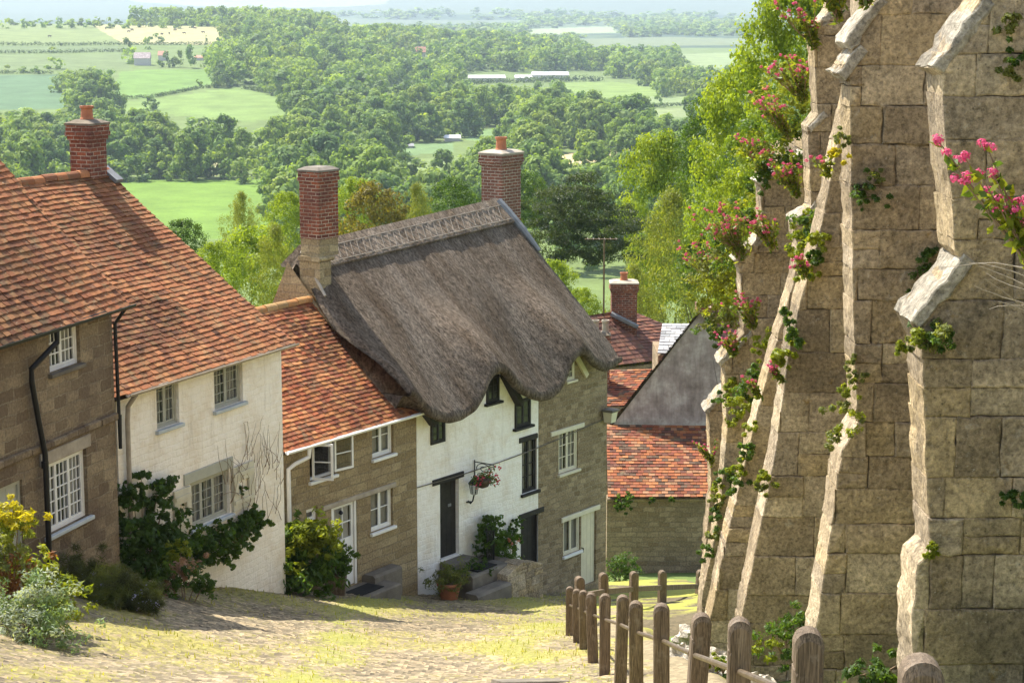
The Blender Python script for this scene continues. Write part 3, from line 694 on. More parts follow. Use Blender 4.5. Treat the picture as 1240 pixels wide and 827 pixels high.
# --- small olive stone cottage with white casements
C3 = U(347, 536, 37.0); C3e = U(504, 489, 40.55); t3 = C3e - C3; t3.z = 0; L3 = t3.length
H = House('stone_terrace_cottage', C3, t3, 'small olive stone cottage with white door and white casements under an orange tiled roof', 'house'); H3 = H
zb = -4.2; dep = 4.9; rz3 = 2.08
b1 = H.rect((375, 533), (405, 527), (405, 575), (375, 582)); b2 = H.rect((450.5, 506), (476, 500.5), (477, 547), (450.5, 557)); b3 = H.rect((449, 594), (475, 585.5), (477, 636), (449, 645))
dr = H.rect((402, 610), (433, 601), (433, 708), (402, 716)); b4 = H.rect((371, 617), (385, 613), (385, 630), (371, 634))
mb = MB(); front(mb, -.25, L3, zb, 0, [b1, b2, b3, dr, b4], .13); shell(mb, -.25, L3, zb, 0, dep, rz3)
mb.build('wall', M['stone_olive'], H.e)
mb = MB(); tile_roof(mb, -.3, L3 + .05, -.2, -.12, dep / 2, rz3, PAL_B, .105, .15, seed=21, sag=.05); tile_roof(mb, -.3, L3 + .05, dep + .2, -.12, dep / 2, rz3, PAL_B, .3, .4, seed=22)
rf = mb.build('roof', M['tile'], H.e); ridge_tiles(-.3, L3 + .0, dep / 2, rz3 + .03, [(.5, .25, .09), (.44, .2, .07), (.4, .24, .1)], 8, rf)
gutter(H.e, -.3, L3 + .05, -.26, -.1, 'white_wood', .055)
w1 = window(H, b1, 2, 1, 2, 'white_wood', .05, seed=8, opening={0, 1}, curtain=False)
for (hx, hz0, hx1, z1_, ang, wd) in ((b1[0] + .05, b1[1] + .03, 0, b1[3] - .05, -65, .42), (b1[2] - .04, b1[1] + .05, 0, b1[3] - .05, -8, .52)):
    sgn = 1; s_ = MB(); casement(s_, 0, hz0, wd, z1_, -.02, 1, 2, .045, .022, .035)
    a = math.radians(ang); 
    s_.v = [(hx + x * math.cos(a) - y_ * math.sin(a), -.02 + x * math.sin(a) + y_ * math.cos(a), z_) for x, y_, z_ in s_.v]
    so_ = s_.build('open_casement', M['white_wood'], w1)
    g_ = MB(); q = [(hx + x * math.cos(a), -.02 + x * math.sin(a), z_) for x, z_ in ((.04, hz0 + .04), (wd - .04, hz0 + .04), (wd - .04, z1_ - .04), (.04, z1_ - .04))]; g_.quad(*q); g_.build('pane', M['glass'], w1)
window(H, b2, 2, 1, 2, 'white_wood', .04, seed=9); window(H, b3, 2, 1, 2, 'white_wood', .04, seed=10); window(H, b4, 1, 1, 1, 'white_wood', .03, seed=12)
lintel(H, (392, 617), (480, 580), .10)
f = MB(); x0, z0, x1, z1 = dr
f.box(x0 + .001, .02, z0, x0 + .07, .1, z1 - .001); f.box(x1 - .07, .02, z0, x1 - .001, .1, z1 - .001); f.box(x0 + .07, .021, z1 - .07, x1 - .07, .099, z1 - .001); f.build('door_frame', M['white_wood'], H.e)
d = MB(); xa, xb, zt_, zm = x0 + .075, x1 - .075, z1 - .075, z0 + (z1 - z0) * .52
d.cbox(xa, .05, z0 + .01, xb, .09, zm, .004); casement(d, xa, zm + .001, xb, zt_, .05, 2, 2, .07, .025, .04)
for k in (0, 1): d.cbox(xa + .07 + k * (xb - xa - .06) / 2, .04, z0 + .12, xa - .01 + (k + 1) * (xb - xa - .02) / 2 - .03, .052, zm - .16, .006)
do = d.build('door', M['white_wood'], H.e)
g_ = MB(); g_.quad((xa + .06, .072, zm + .06), (xb - .06, .072, zm + .06), (xb - .06, .072, zt_ - .06), (xa + .06, .072, zt_ - .06)); g_.build('pane', M['glass'], do)
g_ = MB(); g_.cbox((xa + xb) / 2 - .11, .035, zm - .11, (xa + xb) / 2 + .11, .05, zm - .05, .004); g_.tube([(xa + .04, .05, zm - .1), (xa + .04, .0, zm - .1)], .02, 8); g_.build('letterbox', M['black_metal'], do)
g_ = MB(); g_.lathe([(.02, 0), (.05, .03), (.03, .07), (.012, .09)], (xa + .25, .02, zt_ - .2), 10); g_.build('knocker', M['black_metal'], do)
c_ = MB()
for i in range(20): 
    u0 = xa + .07 + (xb - xa - .14) * i / 20; u1 = xa + .07 + (xb - xa - .14) * (i + 1) / 20; c_.quad((u0, .11 + .01 * math.sin(i), zm), (u1, .11 + .01 * math.sin(i + 1), zm), (u1, .11 + .01 * math.sin(i + 1), zt_), (u0, .11 + .01 * math.sin(i), zt_))
c_.build('curtain', M['curtain'], do)
d = MB(); xq = H.px(362, 540)[0]; xr = H.px(346, 600)[0]
d.tube([(xq, -.26, -.15), (xq, -.24, -.32), (xr + .15, -.12, -.42), (xr, -.08, -.5), (xr, -.08, -.75), (xr, -.08, -2.9)], .042, 10); d.build('downpipe', M['white_wood'], H.e)
# --- thatched cottage: whitewashed half and grey stone half under one thatch
C4 = U(503, 505, 40.7); t4 = Vector((.588, .809, 0)); L4 = 7.33; XW = 4.47
H = House('thatched_cottage', C4, t4, 'thatched cottage, half white painted and half grey stone, with two brick chimneys', 'house'); H4 = H
DEP = 4.2; RY = 2.9
zrL = H.px(412, 291, RY)[1]; zrR = H.px(596, 247, RY)[1]; xrL = H.px(412, 291, RY)[0]; xrR = H.px(596, 247, RY)[0]
def zr(x): return zrL + (zrR - zrL) * (x - xrL) / (xrR - xrL)
EY = -.52
eave_px = [(500, 480), (508, 492), (520, 505), (533, 511), (545, 513), (560, 509), (575, 499), (585, 482), (592, 463), (600, 453), (608, 451), (616, 458), (625, 470), (635, 479), (645, 484), (655, 486.5), (667, 484), (677, 476), (685, 461), (692, 441), (700, 432), (708, 430), (716, 438), (723, 446), (732, 451), (742, 447), (750, 440)]
ev = [H.px(a, b, EY) for a, b in eave_px]
ex = np.array([e[0] for e in ev]); ez = np.array([e[1] for e in ev])
x0, x1 = ex[0] - .12, ex[-1] + .05
xs = np.linspace(x0, x1, 170); Ze = np.interp(xs, ex, ez); k = np.hanning(7); k /= k.sum(); Ze = np.convolve(np.pad(Ze, 3, 'edge'), k, 'valid')
base = float(np.percentile(Ze, 12)); TH = .25
def zeave(x): return float(np.interp(x, xs, Ze))
def thatch_mesh():
    n1 = 60; prof = []; rr = R(4); V = []; 
    for i, x in enumerate(xs):
        lift = Ze[i] - base; up = max(lift, -.1); row = []
        rz = zr(x); e = .5 * (math.sin(x * 2.1) + math.sin(x * 3.7 + 1)) * .03
        endk = min(1, min(x - xs[0], xs[-1] - x) / .5); endk = math.sqrt(max(0, 1 - (1 - endk) ** 2)); sh = (1 - endk) * .24
        for j in range(n1 + 1):
            v = j / n1; y = RY * (1 - v) + EY * v; b = rz + (base + TH - rz) * v + .16 * math.sin(math.pi * v) + e * math.sin(math.pi * v)
            S = float(sstep(.38, 1.0, v)); b += lift * S; row.append((x, y + (.0), b - sh + (.02 * math.sin(x * 9 + v * 14) + .012 * math.sin(x * 23 - v * 31)) * (.3 + v * .5)))
        z = Ze[i]; tt = TH * (.75 + .25 * endk)
        w_ = .42 * (1 - min(1, (x - xs[0]) / 1.1)) ** 1.0
        row = [(p[0] + w_ * (1 - float(sstep(.02, .38, j / n1))), p[1], p[2]) for j, p in enumerate(row)]
        row += [(x, EY - .04, z + tt * .82), (x, EY - .055, z + tt * .5), (x, EY - .04, z + tt * .16), (x, EY + .02, z + sh * .3), (x, EY + .15, z + .03), (x, -.02, z + .42), (x, .5, z + .95), (x, RY, max(z + 1.2, rz - .55))]
        if x < .02:
            ro = lambda y: C3.z - C4.z - .25 + (y + .2) * .83
            row[-3:] = [(p[0], p[1], min(p[2], ro(p[1]))) for p in row[-3:]]
        row += [(x, DEP - EY, base + .1), (x, DEP - EY + .05, base + .3)]
        row[-3] = (row[-3][0] + w_, *row[-3][1:])
        for j in range(8): row.append((x + w_ * (j + 1) / 9, DEP - EY + (RY - DEP + EY) * (j + 1) / 9, base + TH + (rz - base - TH) * (j + 1) / 9 - sh))
        V.append(row)
    m = len(V[0]); mb = MB(); mb.v = [p for r_ in V for p in r_]
    for i in range(len(V) - 1):
        for j in range(m): mb.f.append([i * m + j, i * m + (j + 1) % m, (i + 1) * m + (j + 1) % m, (i + 1) * m + j]); mb.c.append((1, 1, 1))
    for b in (0, (len(V) - 1) * m): mb.f.append([b + j for j in range(m)]); mb.c.append((1, 1, 1))
    o = mb.build('thatch', M['thatch'], H.e, True); return o
th = thatch_mesh()
def surf(x, v, off=0.0, back=False):
    rz = zr(x); y = RY * (1 - v) + EY * v; z = rz + (base + TH - rz) * v + .16 * math.sin(math.pi * v); nl = math.hypot(RY - EY, rz - base - TH)
    ny, nz = -(rz - base - TH) / nl, (RY - EY) / nl
    if back: return (x, 2 * RY - y - ny * off, z + nz * off)
    return (x, y + ny * off, z + nz * off)
def ridge_cap():
    mb = MB(); xa, xb = xs[0] + .52, xs[-1] - .3; n = 90; vv = .145
    for i in range(n):
        p, q = xa + (xb - xa) * i / n, xa + (xb - xa) * (i + 1) / n
        o = lambda x: .07 + .010 * math.sin(x * 17) + .006 * math.sin(x * 41)
        ring = lambda x: [surf(x, vv, 0.0), surf(x, vv, o(x))] + [surf(x, vv * (1 - k / 4), o(x)) for k in range(1, 4)] + [(x, RY, zr(x) + .11)] + [surf(x, vv * k / 3, .07, True) for k in (1, 2, 3)] + [surf(x, vv, 0, True)]
        A, B_ = ring(p), ring(q); m = len(A)
        mb.add(A + B_, [(j, m + j, m + j + 1, j + 1) for j in range(m - 1)])
        if i in (0, n - 1): mb.add(A if i == 0 else B_, [tuple(range(m))])
    c = mb.build('ridge_cap', M['thatch_ridge'], th)
    s = MB(); w = .21; N = int((xb - xa) / w)
    for v_ in (.03, .125):
        s.tube([surf(xa + (xb - xa) * i / 60, v_, .085) for i in range(61)], .010, 5)
    for i in range(N):
        a = xa + i * w
        s.tube([surf(a, .035, .084), surf(a + w, .12, .084)], .007, 4); s.tube([surf(a + w, .035, .085), surf(a, .12, .085)], .007, 4)
    s.build('hazel_spars', simple('hazel_spar', (.27, .235, .19), .9, .2), th)
ridge_cap()
# verge fillets beside the chimneys
f = MB(); f.tube([surf(xs[-1] - .28, .0, .06), surf(xs[-1] - .24, .08, .06), surf(xs[-1] - .2, .2, .05), surf(xs[-1] - .16, .34, .02)], [.10, .1, .085, .05], 8); f.build('flashing', M['lead'], th)
f = MB(); f.tube([surf(xs[0] + .52, .02, .05), surf(xs[0] + .40, .1, .05), surf(xs[0] + .28, .2, .03), surf(xs[0] + .18, .3, .0)], [.06, .05, .04, .03], 8); f.build('flashing', M['lintel'], th)
# walls
zb = -6.2; zl = base - .02
d1 = H.rect((533, 580), (555, 572), (556.5, 671), (533, 678)); wt = H.rect((632, 530), (650.5, 527), (650.5, 592), (632, 599)); d2 = H.rect((630.5, 626), (654, 617), (654, 712), (630.5, 722))
s1 = H.rect((676, 524), (699.5, 515), (700, 566), (677, 575)); s2 = H.rect((682, 626), (702.5, 618), (702.5, 665), (682, 674)); s3 = H.rect((703.5, 617), (721.5, 611), (722, 703), (704, 712))
def topwall(mb, xa, xb, hole=None):
    n = int((xb - xa) / .06)
    for i in range(n):
        p, q = xa + (xb - xa) * i / n, xa + (xb - xa) * (i + 1) / n
        mb.quad((p, 0, zl), (q, 0, zl), (q, 0, zeave(q) + .45), (p, 0, zeave(p) + .45))
mb = MB(); mb.col = (.93, .90, .83); front(mb, 0, XW, zb, zl, [d1, wt, d2], .16); topwall(mb, 0, XW)
mb.add([(0, 0, zb), (0, DEP, zb), (0, DEP, base), (0, RY, zrL - .3), (0, 0, base)], [(0, 1, 2, 3, 4)]); mb.build('white_wall', M['limewash'], H.e); mb = MB(); xe = float(xs[0]) + .16; mb.add([(xe, .02, zb + 2), (xe, DEP + .2, zb + 2), (xe, DEP + .3, base + .1), (xe, RY, zrL - .3), (xe, .02, base + .28)], [(0, 1, 2, 3, 4)]); mb.build('gable_wall', M['stone_olive'], H.e)
mb = MB(); front(mb, XW, L4, zb, zl, [s1, s2, s3], .13); topwall(mb, XW, L4)
mb.add([(L4, 0, zb), (L4, DEP, zb), (L4, DEP, base), (L4, RY, zrR - .3), (L4, 0, base)], [(0, 1, 2, 3, 4)]); mb.quad((0, DEP, zb), (L4, DEP, zb), (L4, DEP, base), (0, DEP, base))
mb.build('stone_wall', M['stone_grey'], H.e)
def surface_window(tl, tr, br, bl, lights, cols, rows, mat, sill=True, tri=False):    # small window set almost flush under the thatch
    x0_, z0_, x1_, z1_ = H.rect(tl, tr, br, bl); mb = MB(); mb.box(x0_, -.035, z0_, x0_ + .05, .02, z1_); mb.box(x1_ - .05, -.035, z0_, x1_, .02, z1_)
    mb.box(x0_ + .05, -.034, z0_, x1_ - .05, .02, z0_ + .05); mb.box(x0_ + .05, -.034, z1_ - .05, x1_ - .05, .02, z1_)
    lw = (x1_ - x0_ - .1) / lights
    for i in range(lights): casement(mb, x0_ + .051 + lw * i, z0_ + .051, x0_ + .049 + lw * (i + 1), z1_ - .051, -.028, cols, rows, .025, .014, .025)
    o = mb.build('window', M[mat], H.e); g = MB(); g.quad((x0_, -.012, z0_), (x1_, -.012, z0_), (x1_, -.012, z1_), (x0_, -.012, z1_)); g.build('pane', M['glass_dark'], o)
    if sill: s_ = MB(); s_.cbox(x0_ - .07, -.1, z0_ - .06, x1_ + .07, .01, z0_ - .002, .01); s_.build('sill', M[mat], o)
def _gd():
    t = MT('old_leaded_glass', .08, .5); t.b.inputs['Base Color'].default_value = (.03, .03, .026, 1); t.l.new(t.bump(t.noise(5, 2), .5, .02), t.b.inputs['Normal']); return t.m
M['glass_dark'] = _gd()
surface_window((521, 507), (538, 501), (538, 534), (521, 539), 2, 1, 3, 'black_wood', False)
surface_window((588.5, 458), (603.5, 452), (603.5, 484), (588.5, 489), 2, 1, 3, 'black_wood')
surface_window((623, 485), (641.5, 481), (641.5, 513), (623, 519), 2, 1, 3, 'black_wood')
surface_window((685, 436), (694, 431), (694, 458), (685, 462), 1, 2, 3, 'cream_wood')
window(H, wt, 2, 1, 4, 'black_wood', .05, seed=15, y=.04); window(H, s1, 2, 2, 3, 'cream_wood', .05, seed=16, y=.03); window(H, s2, 2, 1, 1, 'cream_wood', .04, seed=17, y=.03, sillm='white_wood')
b_ = MB(); a_ = H.px(695, 429); c_ = H.px(709, 455); b_.obox(((a_[0] + c_[0]) / 2, -.04, (a_[1] + c_[1]) / 2), ((c_[0] - a_[0]) / 2, 0, (c_[1] - a_[1]) / 2), (0, .03, 0), (.05, 0, .04)); b_.build('barge_brace', M['cream_wood'], H.e)
for p, q in (((606, 452), (625, 488)), ((503, 487), (521, 512))):
    a_ = H.px(*p); c_ = H.px(*q); b_ = MB(); b_.obox(((a_[0] + c_[0]) / 2, -.10, (a_[1] + c_[1]) / 2), ((c_[0] - a_[0]) / 2, 0, (c_[1] - a_[1]) / 2), (0, .09, 0), (.05, 0, .05)); b_.build('rafter_foot', M['black_wood'], H.e)
lintel(H, (525, 582), (562, 570), .13, 'black_wood'); lintel(H, (630, 624), (659, 613), .12, 'black_wood'); lintel(H, (630, 531), (651.5, 524), .12, 'black_wood')
lintel(H, (668, 525), (708, 510), .11, 'cream_wood'); lintel(H, (681, 627), (727, 611), .12, 'cream_wood')
plank_door(H, d1, 'black_wood', .09, 4); plank_door(H, d2, 'black_wood', .09, 4); plank_door(H, s3, 'cream_wood', .05, 4)
k_ = MB(); q_ = H.px(548, 612); k_.box(q_[0] - .05, .075, q_[1] - .03, q_[0] + .05, .091, q_[1] + .03); k_.build('letter_plate', M['lead'], H.e)
pl = MB()
pl.col = (.05, .048, .045); xa_ = H.px(603, 700)[0]; pl.cbox(xa_, -.03, zb, d2[0] - .01, .02, H.px(615, 694)[1], .02); pl.build('plinth', M['limewash'], H.e)
# cable across the fronts
cb = MB(); pts = []
for i in range(25):
    u = i / 24; q = H.px(504 + (735 - 504) * u, 590 - 85 * u + 6 * math.sin(math.pi * u)); pts.append((q[0], -.03, q[1]))
cb.tube(pts, .012, 5); cb.build('cable', M['stone_slab'], H.e)
# chimneys
cy = RY - .55; cxL = H.px(387, 300, cy)[0]; zT = H.px(387, 206, cy)[1]
c0 = chimney(H.e, cxL, cy, H.px(387, 288, cy)[1], zT, .62, .54, 'brick_red', 0, cap=1, capm='stone_slab')
b_ = MB(); zz1 = H.px(387, 281, cy)[1]; zz0 = zz1 - 2.6; zz1 = H.px(387, 286, cy)[1]; b_.box(cxL - .30, cy - .26, zz1 - .4, cxL + .30, cy + .26, zz1); b_.cbox(cxL - .36, cy - .32, zz1 - .5, cxL + .12, cy + .3, zz1 - .4, .03); b_.cbox(cxL - .31, cy - .27, zz0, cxL + .05, cy + .3, zz1 - .505, .02); b_.build('stone_base', M['stone_olive'], c0)
cxR = H.px(603, 240, RY + .6)[0]; zT = H.px(603, 187, RY + .3)[1]
chimney(H.e, cxR, RY + .5, base, zT, .80, .62, 'brick_dark', 1, cap=2, potr=.15, poth=.33, capm='lintel')
# --- buildings farther down the hill
def roof_sheet(mb, a, b, c, d, pal, gauge, tw, seed):      # tiled quad a,b (eave) c,d (ridge): real courses on any slope
    a, b, c, d = map(Vector, (a, b, c, d)); rr = R(seed); nrm = (b - a).cross(d - a).normalized()
    if nrm.z < 0: nrm = -nrm
    L = ((d - a).length + (c - b).length) / 2; n = max(2, int(L / gauge))
    for i in range(n):
        u0, u1 = i / n, min(1, (i + 1.25) / n); p, q = a.lerp(d, u0), b.lerp(c, u0); p2, q2 = a.lerp(d, u1), b.lerp(c, u1); m = max(1, int((q - p).length / tw)); off = .5 * (i % 2)
        for j in range(m + (i % 2)):
            s0, s1 = max(0, (j - off) / m), min(1, (j + 1 - off) / m)
            if s1 - s0 < .01: continue
            g = .02 * (s1 - s0); h = nrm * (.03 + rr.normal(0, .006)); A, B_ = p.lerp(q, s0 + g) + h, p.lerp(q, s1 - g) + h; C_, D_ = p2.lerp(q2, s1 - g) + nrm * .008, p2.lerp(q2, s0 + g) + nrm * .008
            c_ = tuple(np.array(pal[int(rr.random() * len(pal))]) * rr.uniform(.75, 1.2)); dn = nrm * .02
            mb.add([tuple(v) for v in (A, B_, C_, D_, A - dn, B_ - dn)], [(0, 1, 2, 3), (4, 5, 1, 0)], c_)
    mb.quad(*[tuple(v - nrm * .01) for v in (a, b, c, d)], (.06, .03, .02))
e = empty('gabled_house', U(800, 700, 53)); tag(e, 'house with grey slate-hung gable above a low red tiled roof, beyond the thatched cottage', 'house'); org = e.location.copy()
def loc(px, py, Y): return tuple(U(px, py, Y) - org)
mb = MB(); yw = 53.0
a, b = U(735, 604, yw), U(900, 604, yw)
for p0, p1 in (((735, 606), (900, 606)),):
    A, B_ = loc(735, 607, yw), loc(905, 607, yw); mb.box(A[0], A[1], A[2] - 4.5, B_[0], A[1] + .35, A[2])
mb.cbox(A[0], A[1] - .05, A[2], B_[0], A[1] + .4, A[2] + .1, .03); mb.build('wall', M['stone_dark'], e)
mb = MB(); roof_sheet(mb, loc(736, 602, 52.85), loc(905, 602, 52.85), loc(905, 516, 56.2), loc(734, 514, 56.2), PAL_D, .14, .17, 31)
mb.build('lean_to_roof', M['tile'], e)
mb = MB(); Yg = 56.25; fr = [loc(741, 516, Yg), loc(960, 522, Yg), loc(848, 379, Yg)]; bk = [(p[0] + 2.2, p[1] + 6, p[2]) for p in fr]
f0 = [(p[0], p[1], p[2] - 4) for p in fr[:2]]; mb.add([f0[0], f0[1], fr[1], fr[2], fr[0]], [(0, 1, 2, 3, 4)])
mb.build('gable_wall', M['slate'], e)
mb = MB(); ap = Vector(loc(848, 376, Yg - .08)); lf = Vector(loc(736, 518, Yg - .08)); rt = Vector(loc(962, 522, Yg - .08)); dy = Vector((2.24, 6.1, 0))
roof_sheet(mb, lf, lf + dy, ap + dy, ap, PAL_C, .16, .2, 33); roof_sheet(mb, rt, rt + dy, ap + dy, ap, PAL_C, .16, .2, 34); rf = mb.build('roof', M['tile'], e)
mb = MB(); mb.obox(tuple(ap + Vector((.1, .1, .05))), (.22, 0, -.05), (0, .3, 0), (0, 0, .1)); mb.build('ridge_tiles', M['brick_red'], rf)
# brown roofed house behind
e = empty('brown_roofed_house', U(750, 500, 63)); tag(e, 'house with dark brown tiled roof and orange brick chimney behind the thatch, below the pine', 'house'); org = e.location.copy()
mb = MB(); P1, P2, P3, P4 = loc(690, 449, 62), loc(792, 437, 65.5), loc(746, 378, 67), loc(690, 386, 64)
roof_sheet(mb, P1, P2, P3, P4, PAL_C, .2, .24, 41); q1 = tuple(Vector(P2) + Vector((3.2, 3.5, -.4))); roof_sheet(mb, P2, q1, tuple(Vector(P3) + Vector((.4, .6, 0))), P3, PAL_C, .2, .24, 42)
q2 = tuple(Vector(P1) + Vector((.3, 9, .2))); roof_sheet(mb, q1, q2, P4, tuple(Vector(P3) + Vector((.4, .6, 0))), PAL_C, .3, .4, 43)
rf = mb.build('roof', M['tile'], e)
mb = MB(); lo = [(p[0], p[1], p[2] - 6) for p in (P1, P2, q1, q2)]; hi = [tuple(Vector(p) - Vector((0, -.15, .12))) for p in (P1, P2, q1, q2)]
for i in range(4): j = (i + 1) % 4; mb.quad(lo[i], lo[j], hi[j], hi[i])
mb.build('wall', M['stone_dark'], e)
p_ = loc(755, 395, 66.6); t_ = loc(755, 342, 66.6); c0 = chimney(rf, p_[0], p_[1], p_[2] - .6, t_[2], .86, .7, 'brick_red', 1, cap=2, potr=.14, poth=.28, capm='lintel')
f = MB(); u = Vector(loc(768, 392, 66.2)); f.tube([loc(740, 380, 66.2), loc(752, 386, 66.1), loc(772, 396, 66.2)], .09, 6); f.build('flashing', M['lead'], c0)
e = empty('red_roofed_outhouse', U(760, 500, 58.5)); tag(e, 'small red tiled outhouse with two pale chimney pots, wedged between thatch and grey gable', 'outhouse'); org = e.location.copy()
mb = MB(); A, B_, C_, D_ = loc(690, 492, 57.5), loc(756, 492, 57.5), loc(790, 447, 60), loc(700, 449, 60)
roof_sheet(mb, A, B_, C_, D_, PAL_D, .15, .18, 51); rf = mb.build('roof', M['tile'], e)
mb = MB(); mb.quad((A[0], A[1] + .1, A[2] - 5), (B_[0], A[1] + .1, A[2] - 5), (B_[0], B_[1] + .1, B_[2] - .1), (A[0], A[1] + .1, A[2] - .1)); mb.quad((B_[0], A[1] + .1, A[2] - 5), (C_[0], C_[1], C_[2] - 6), (C_[0], C_[1], C_[2] - .1), (B_[0], A[1] + .1, B_[2] - .1)); mb.build('wall', M['stone_dark'], e)
c_ = loc(727, 420, 59); chz = loc(727, 405, 59)[2]; mb_ = chimney(rf, c_[0], c_[1], c_[2] - 1.6, chz, .55, .5, 'brick_red', 2, cap=1, potr=.12, poth=.38)
for ch_ in mb_.children:
    if ch_.name.startswith('chimney_pot'): ch_.data.materials.clear(); ch_.data.materials.append(M['lintel'])
e = empty('slate_roofed_shed', U(815, 440, 61)); tag(e, 'small shed with pale slate roof peeping over the left slope of the grey gable', 'shed'); org = e.location.copy()
mb = MB(); roof_sheet(mb, loc(796, 428, 60), loc(845, 430, 60), loc(848, 392, 62.4), loc(802, 392, 62.4), [(.36, .36, .37), (.44, .44, .44), (.29, .3, .31)], .22, .3, 61); mb.build('roof', M['tile'], e)
mb = MB(); a = loc(797, 429, 60.1); b = loc(845, 429, 60.1); mb.box(a[0], a[1], a[2] - 3, b[0], a[1] + 2.5, a[2] - .03); mb.build('wall', M['stone_dark'], e)
# ---------------------------------------------------------------- buttressed wall on the right
def clip_rect(poly, x0, z0, x1, z1):
    def cl(p, f, g):
        out = []
        for i in range(len(p)):
            a, b = p[i], p[(i + 1) % len(p)]; fa, fb = f(a), f(b)
            if fa >= 0: out.append(a)
            if (fa >= 0) != (fb >= 0): t = fa / (fa - fb); out.append((a[0] + (b[0] - a[0]) * t, a[1] + (b[1] - a[1]) * t))
        return out
    for f in (lambda p: p[0] - x0, lambda p: x1 - p[0], lambda p: p[1] - z0, lambda p: z1 - p[1]):
        poly = cl(poly, f, None)
        if len(poly) < 3: return []
    return poly
def inset(poly, d):
    n = len(poly); A = sum(poly[i][0] * poly[(i + 1) % n][1] - poly[(i + 1) % n][0] * poly[i][1] for i in range(n)); s = 1 if A > 0 else -1; out = []
    for i in range(n):
        a, b, c = Vector(poly[i - 1]), Vector(poly[i]), Vector(poly[(i + 1) % n]); e1 = (b - a); e2 = (c - b)
        if e1.length < 1e-6 or e2.length < 1e-6: out.append(tuple(b)); continue
        e1.normalize(); e2.normalize(); n1 = Vector((-e1.y, e1.x)) * s; n2 = Vector((-e2.y, e2.x)) * s; m = (n1 + n2)
        if m.length < .3: out.append(tuple(b + n1 * d)); continue
        m.normalize(); k = min(2.0, 1 / max(.3, m.dot(n1))); out.append(tuple(b + m * d * k))
    return out
STONES = [(.30, .235, .15), (.27, .215, .14), (.34, .265, .155), (.24, .19, .13), (.38, .315, .215), (.20, .155, .105), (.33, .25, .135), (.29, .24, .18), (.41, .345, .25)]
def densify(poly, step, rr, jit):
    out = []
    for i in range(len(poly)):
        a, b = poly[i], poly[(i + 1) % len(poly)]; L = math.hypot(b[0] - a[0], b[1] - a[1]); m = max(1, int(L / step))
        for k in range(m):
            t = k / m; out.append((a[0] + (b[0] - a[0]) * t + rr.normal(0, jit), a[1] + (b[1] - a[1]) * t + rr.normal(0, jit)))
    return out
def block(mb, poly, y0, T, rr, proud, step=.07, jit=.0045, col=None):
    q = densify(inset(poly, .001), step, rr, jit); n = len(q)
    if n < 3: return
    yf = y0 - proud; rings = [([p for p in inset(q, .010)], yf), (q, yf + .008)]
    m = max(2, int(T / .1))
    for k in range(1, m + 1): rings.append(([(p[0] + rr.normal(0, jit * .9), p[1] + rr.normal(0, jit * .9)) for p in q], y0 + T * k / m - (.001 * k)))
    vs = [(p[0], y, p[1]) for r_, y in rings for p in r_]; fs = [tuple(range(n))]
    for k in range(len(rings) - 1):
        for i in range(n): fs.append((k * n + i, (k + 1) * n + i, (k + 1) * n + (i + 1) % n, k * n + (i + 1) % n))
    fs.append(tuple(range((len(rings) - 1) * n, len(rings) * n))[::-1])
    # front face: a fan with a slightly raised, off-centre middle
    cx = sum(p[0] for p in rings[0][0]) / n; cz = sum(p[1] for p in rings[0][0]) / n
    vs.append((cx, yf - rr.uniform(-.004, .014), cz)); ci = len(vs) - 1; fs = fs[1:] + [(i, (i + 1) % n, ci) for i in range(n)]
    mb.add(vs, fs, col)
def ashlar(poly, T, seed, zr_=(.26, .42), xr=(.34, .85), y0=0.0, core=True):
    rr = R(seed); mb = MB(); xs_ = [p[0] for p in poly]; zs_ = [p[1] for p in poly]; z = min(zs_)
    while z < max(zs_):
        h = rr.uniform(*zr_); x = min(xs_) - rr.uniform(0, .5)
        while x < max(xs_):
            w = rr.uniform(*xr); parts = [(x, z, x + w, z + h)]
            if rr.random() < .18: parts = [(x, z, x + w, z + h * .5), (x, z + h * .5, x + w, z + h)]
            elif rr.random() < .1: parts = [(x, z, x + w * .5, z + h), (x + w * .5, z, x + w, z + h)]
            for pr in parts:
                p = clip_rect(poly, *pr)
                p = [p[i] for i in range(len(p)) if math.hypot(p[i][0] - p[i - 1][0], p[i][1] - p[i - 1][1]) > .012]
                if len(p) < 3: continue
                ar = abs(sum(p[i][0] * p[(i + 1) % len(p)][1] - p[(i + 1) % len(p)][0] * p[i][1] for i in range(len(p)))) / 2
                if ar < .0012: continue
                c = (np.array(STONES[int(rr.random() * len(STONES))]) * .55 + np.array([.295, .24, .155]) * .45) * rr.uniform(.84, 1.12)
                block(mb, p, y0, T, rr, max(-.006, rr.normal(.004, .007)), col=tuple(c))
            x += w
        z += h
    return mb
def slab(mb, a, b, th, y0, y1, rr, over=.015, col=(.33, .305, .25)):       # coping stone lying on the slope a -> b (2D)
    a, b = Vector(a), Vector(b); s_ = Vector((.05, -.015)); a, b = a + s_, b + s_; d = (b - a).normalized(); n = Vector((-d.y, d.x)); n = n if n.y > 0 else -n
    L = (b - a).length; m = max(1, round(L / .42)); 
    for i in range(m):
        p = a + d * (L * i / m + .006) ; q = a + d * (L * (i + 1) / m - .006); t = th * rr.uniform(.8, 1.2); o = n * rr.uniform(-.012, .012)
        if i == m - 1: q = q + d * over
        poly = [tuple(p + o - n * .03), tuple(q + o - n * .03), tuple(q + o + n * t), tuple(p + o + n * t)]
        block(mb, poly, y0 - rr.uniform(.01, .04), y1 - y0 + .02, rr, 0, .06, .008, tuple(np.array(col) * rr.uniform(.75, 1.15)))
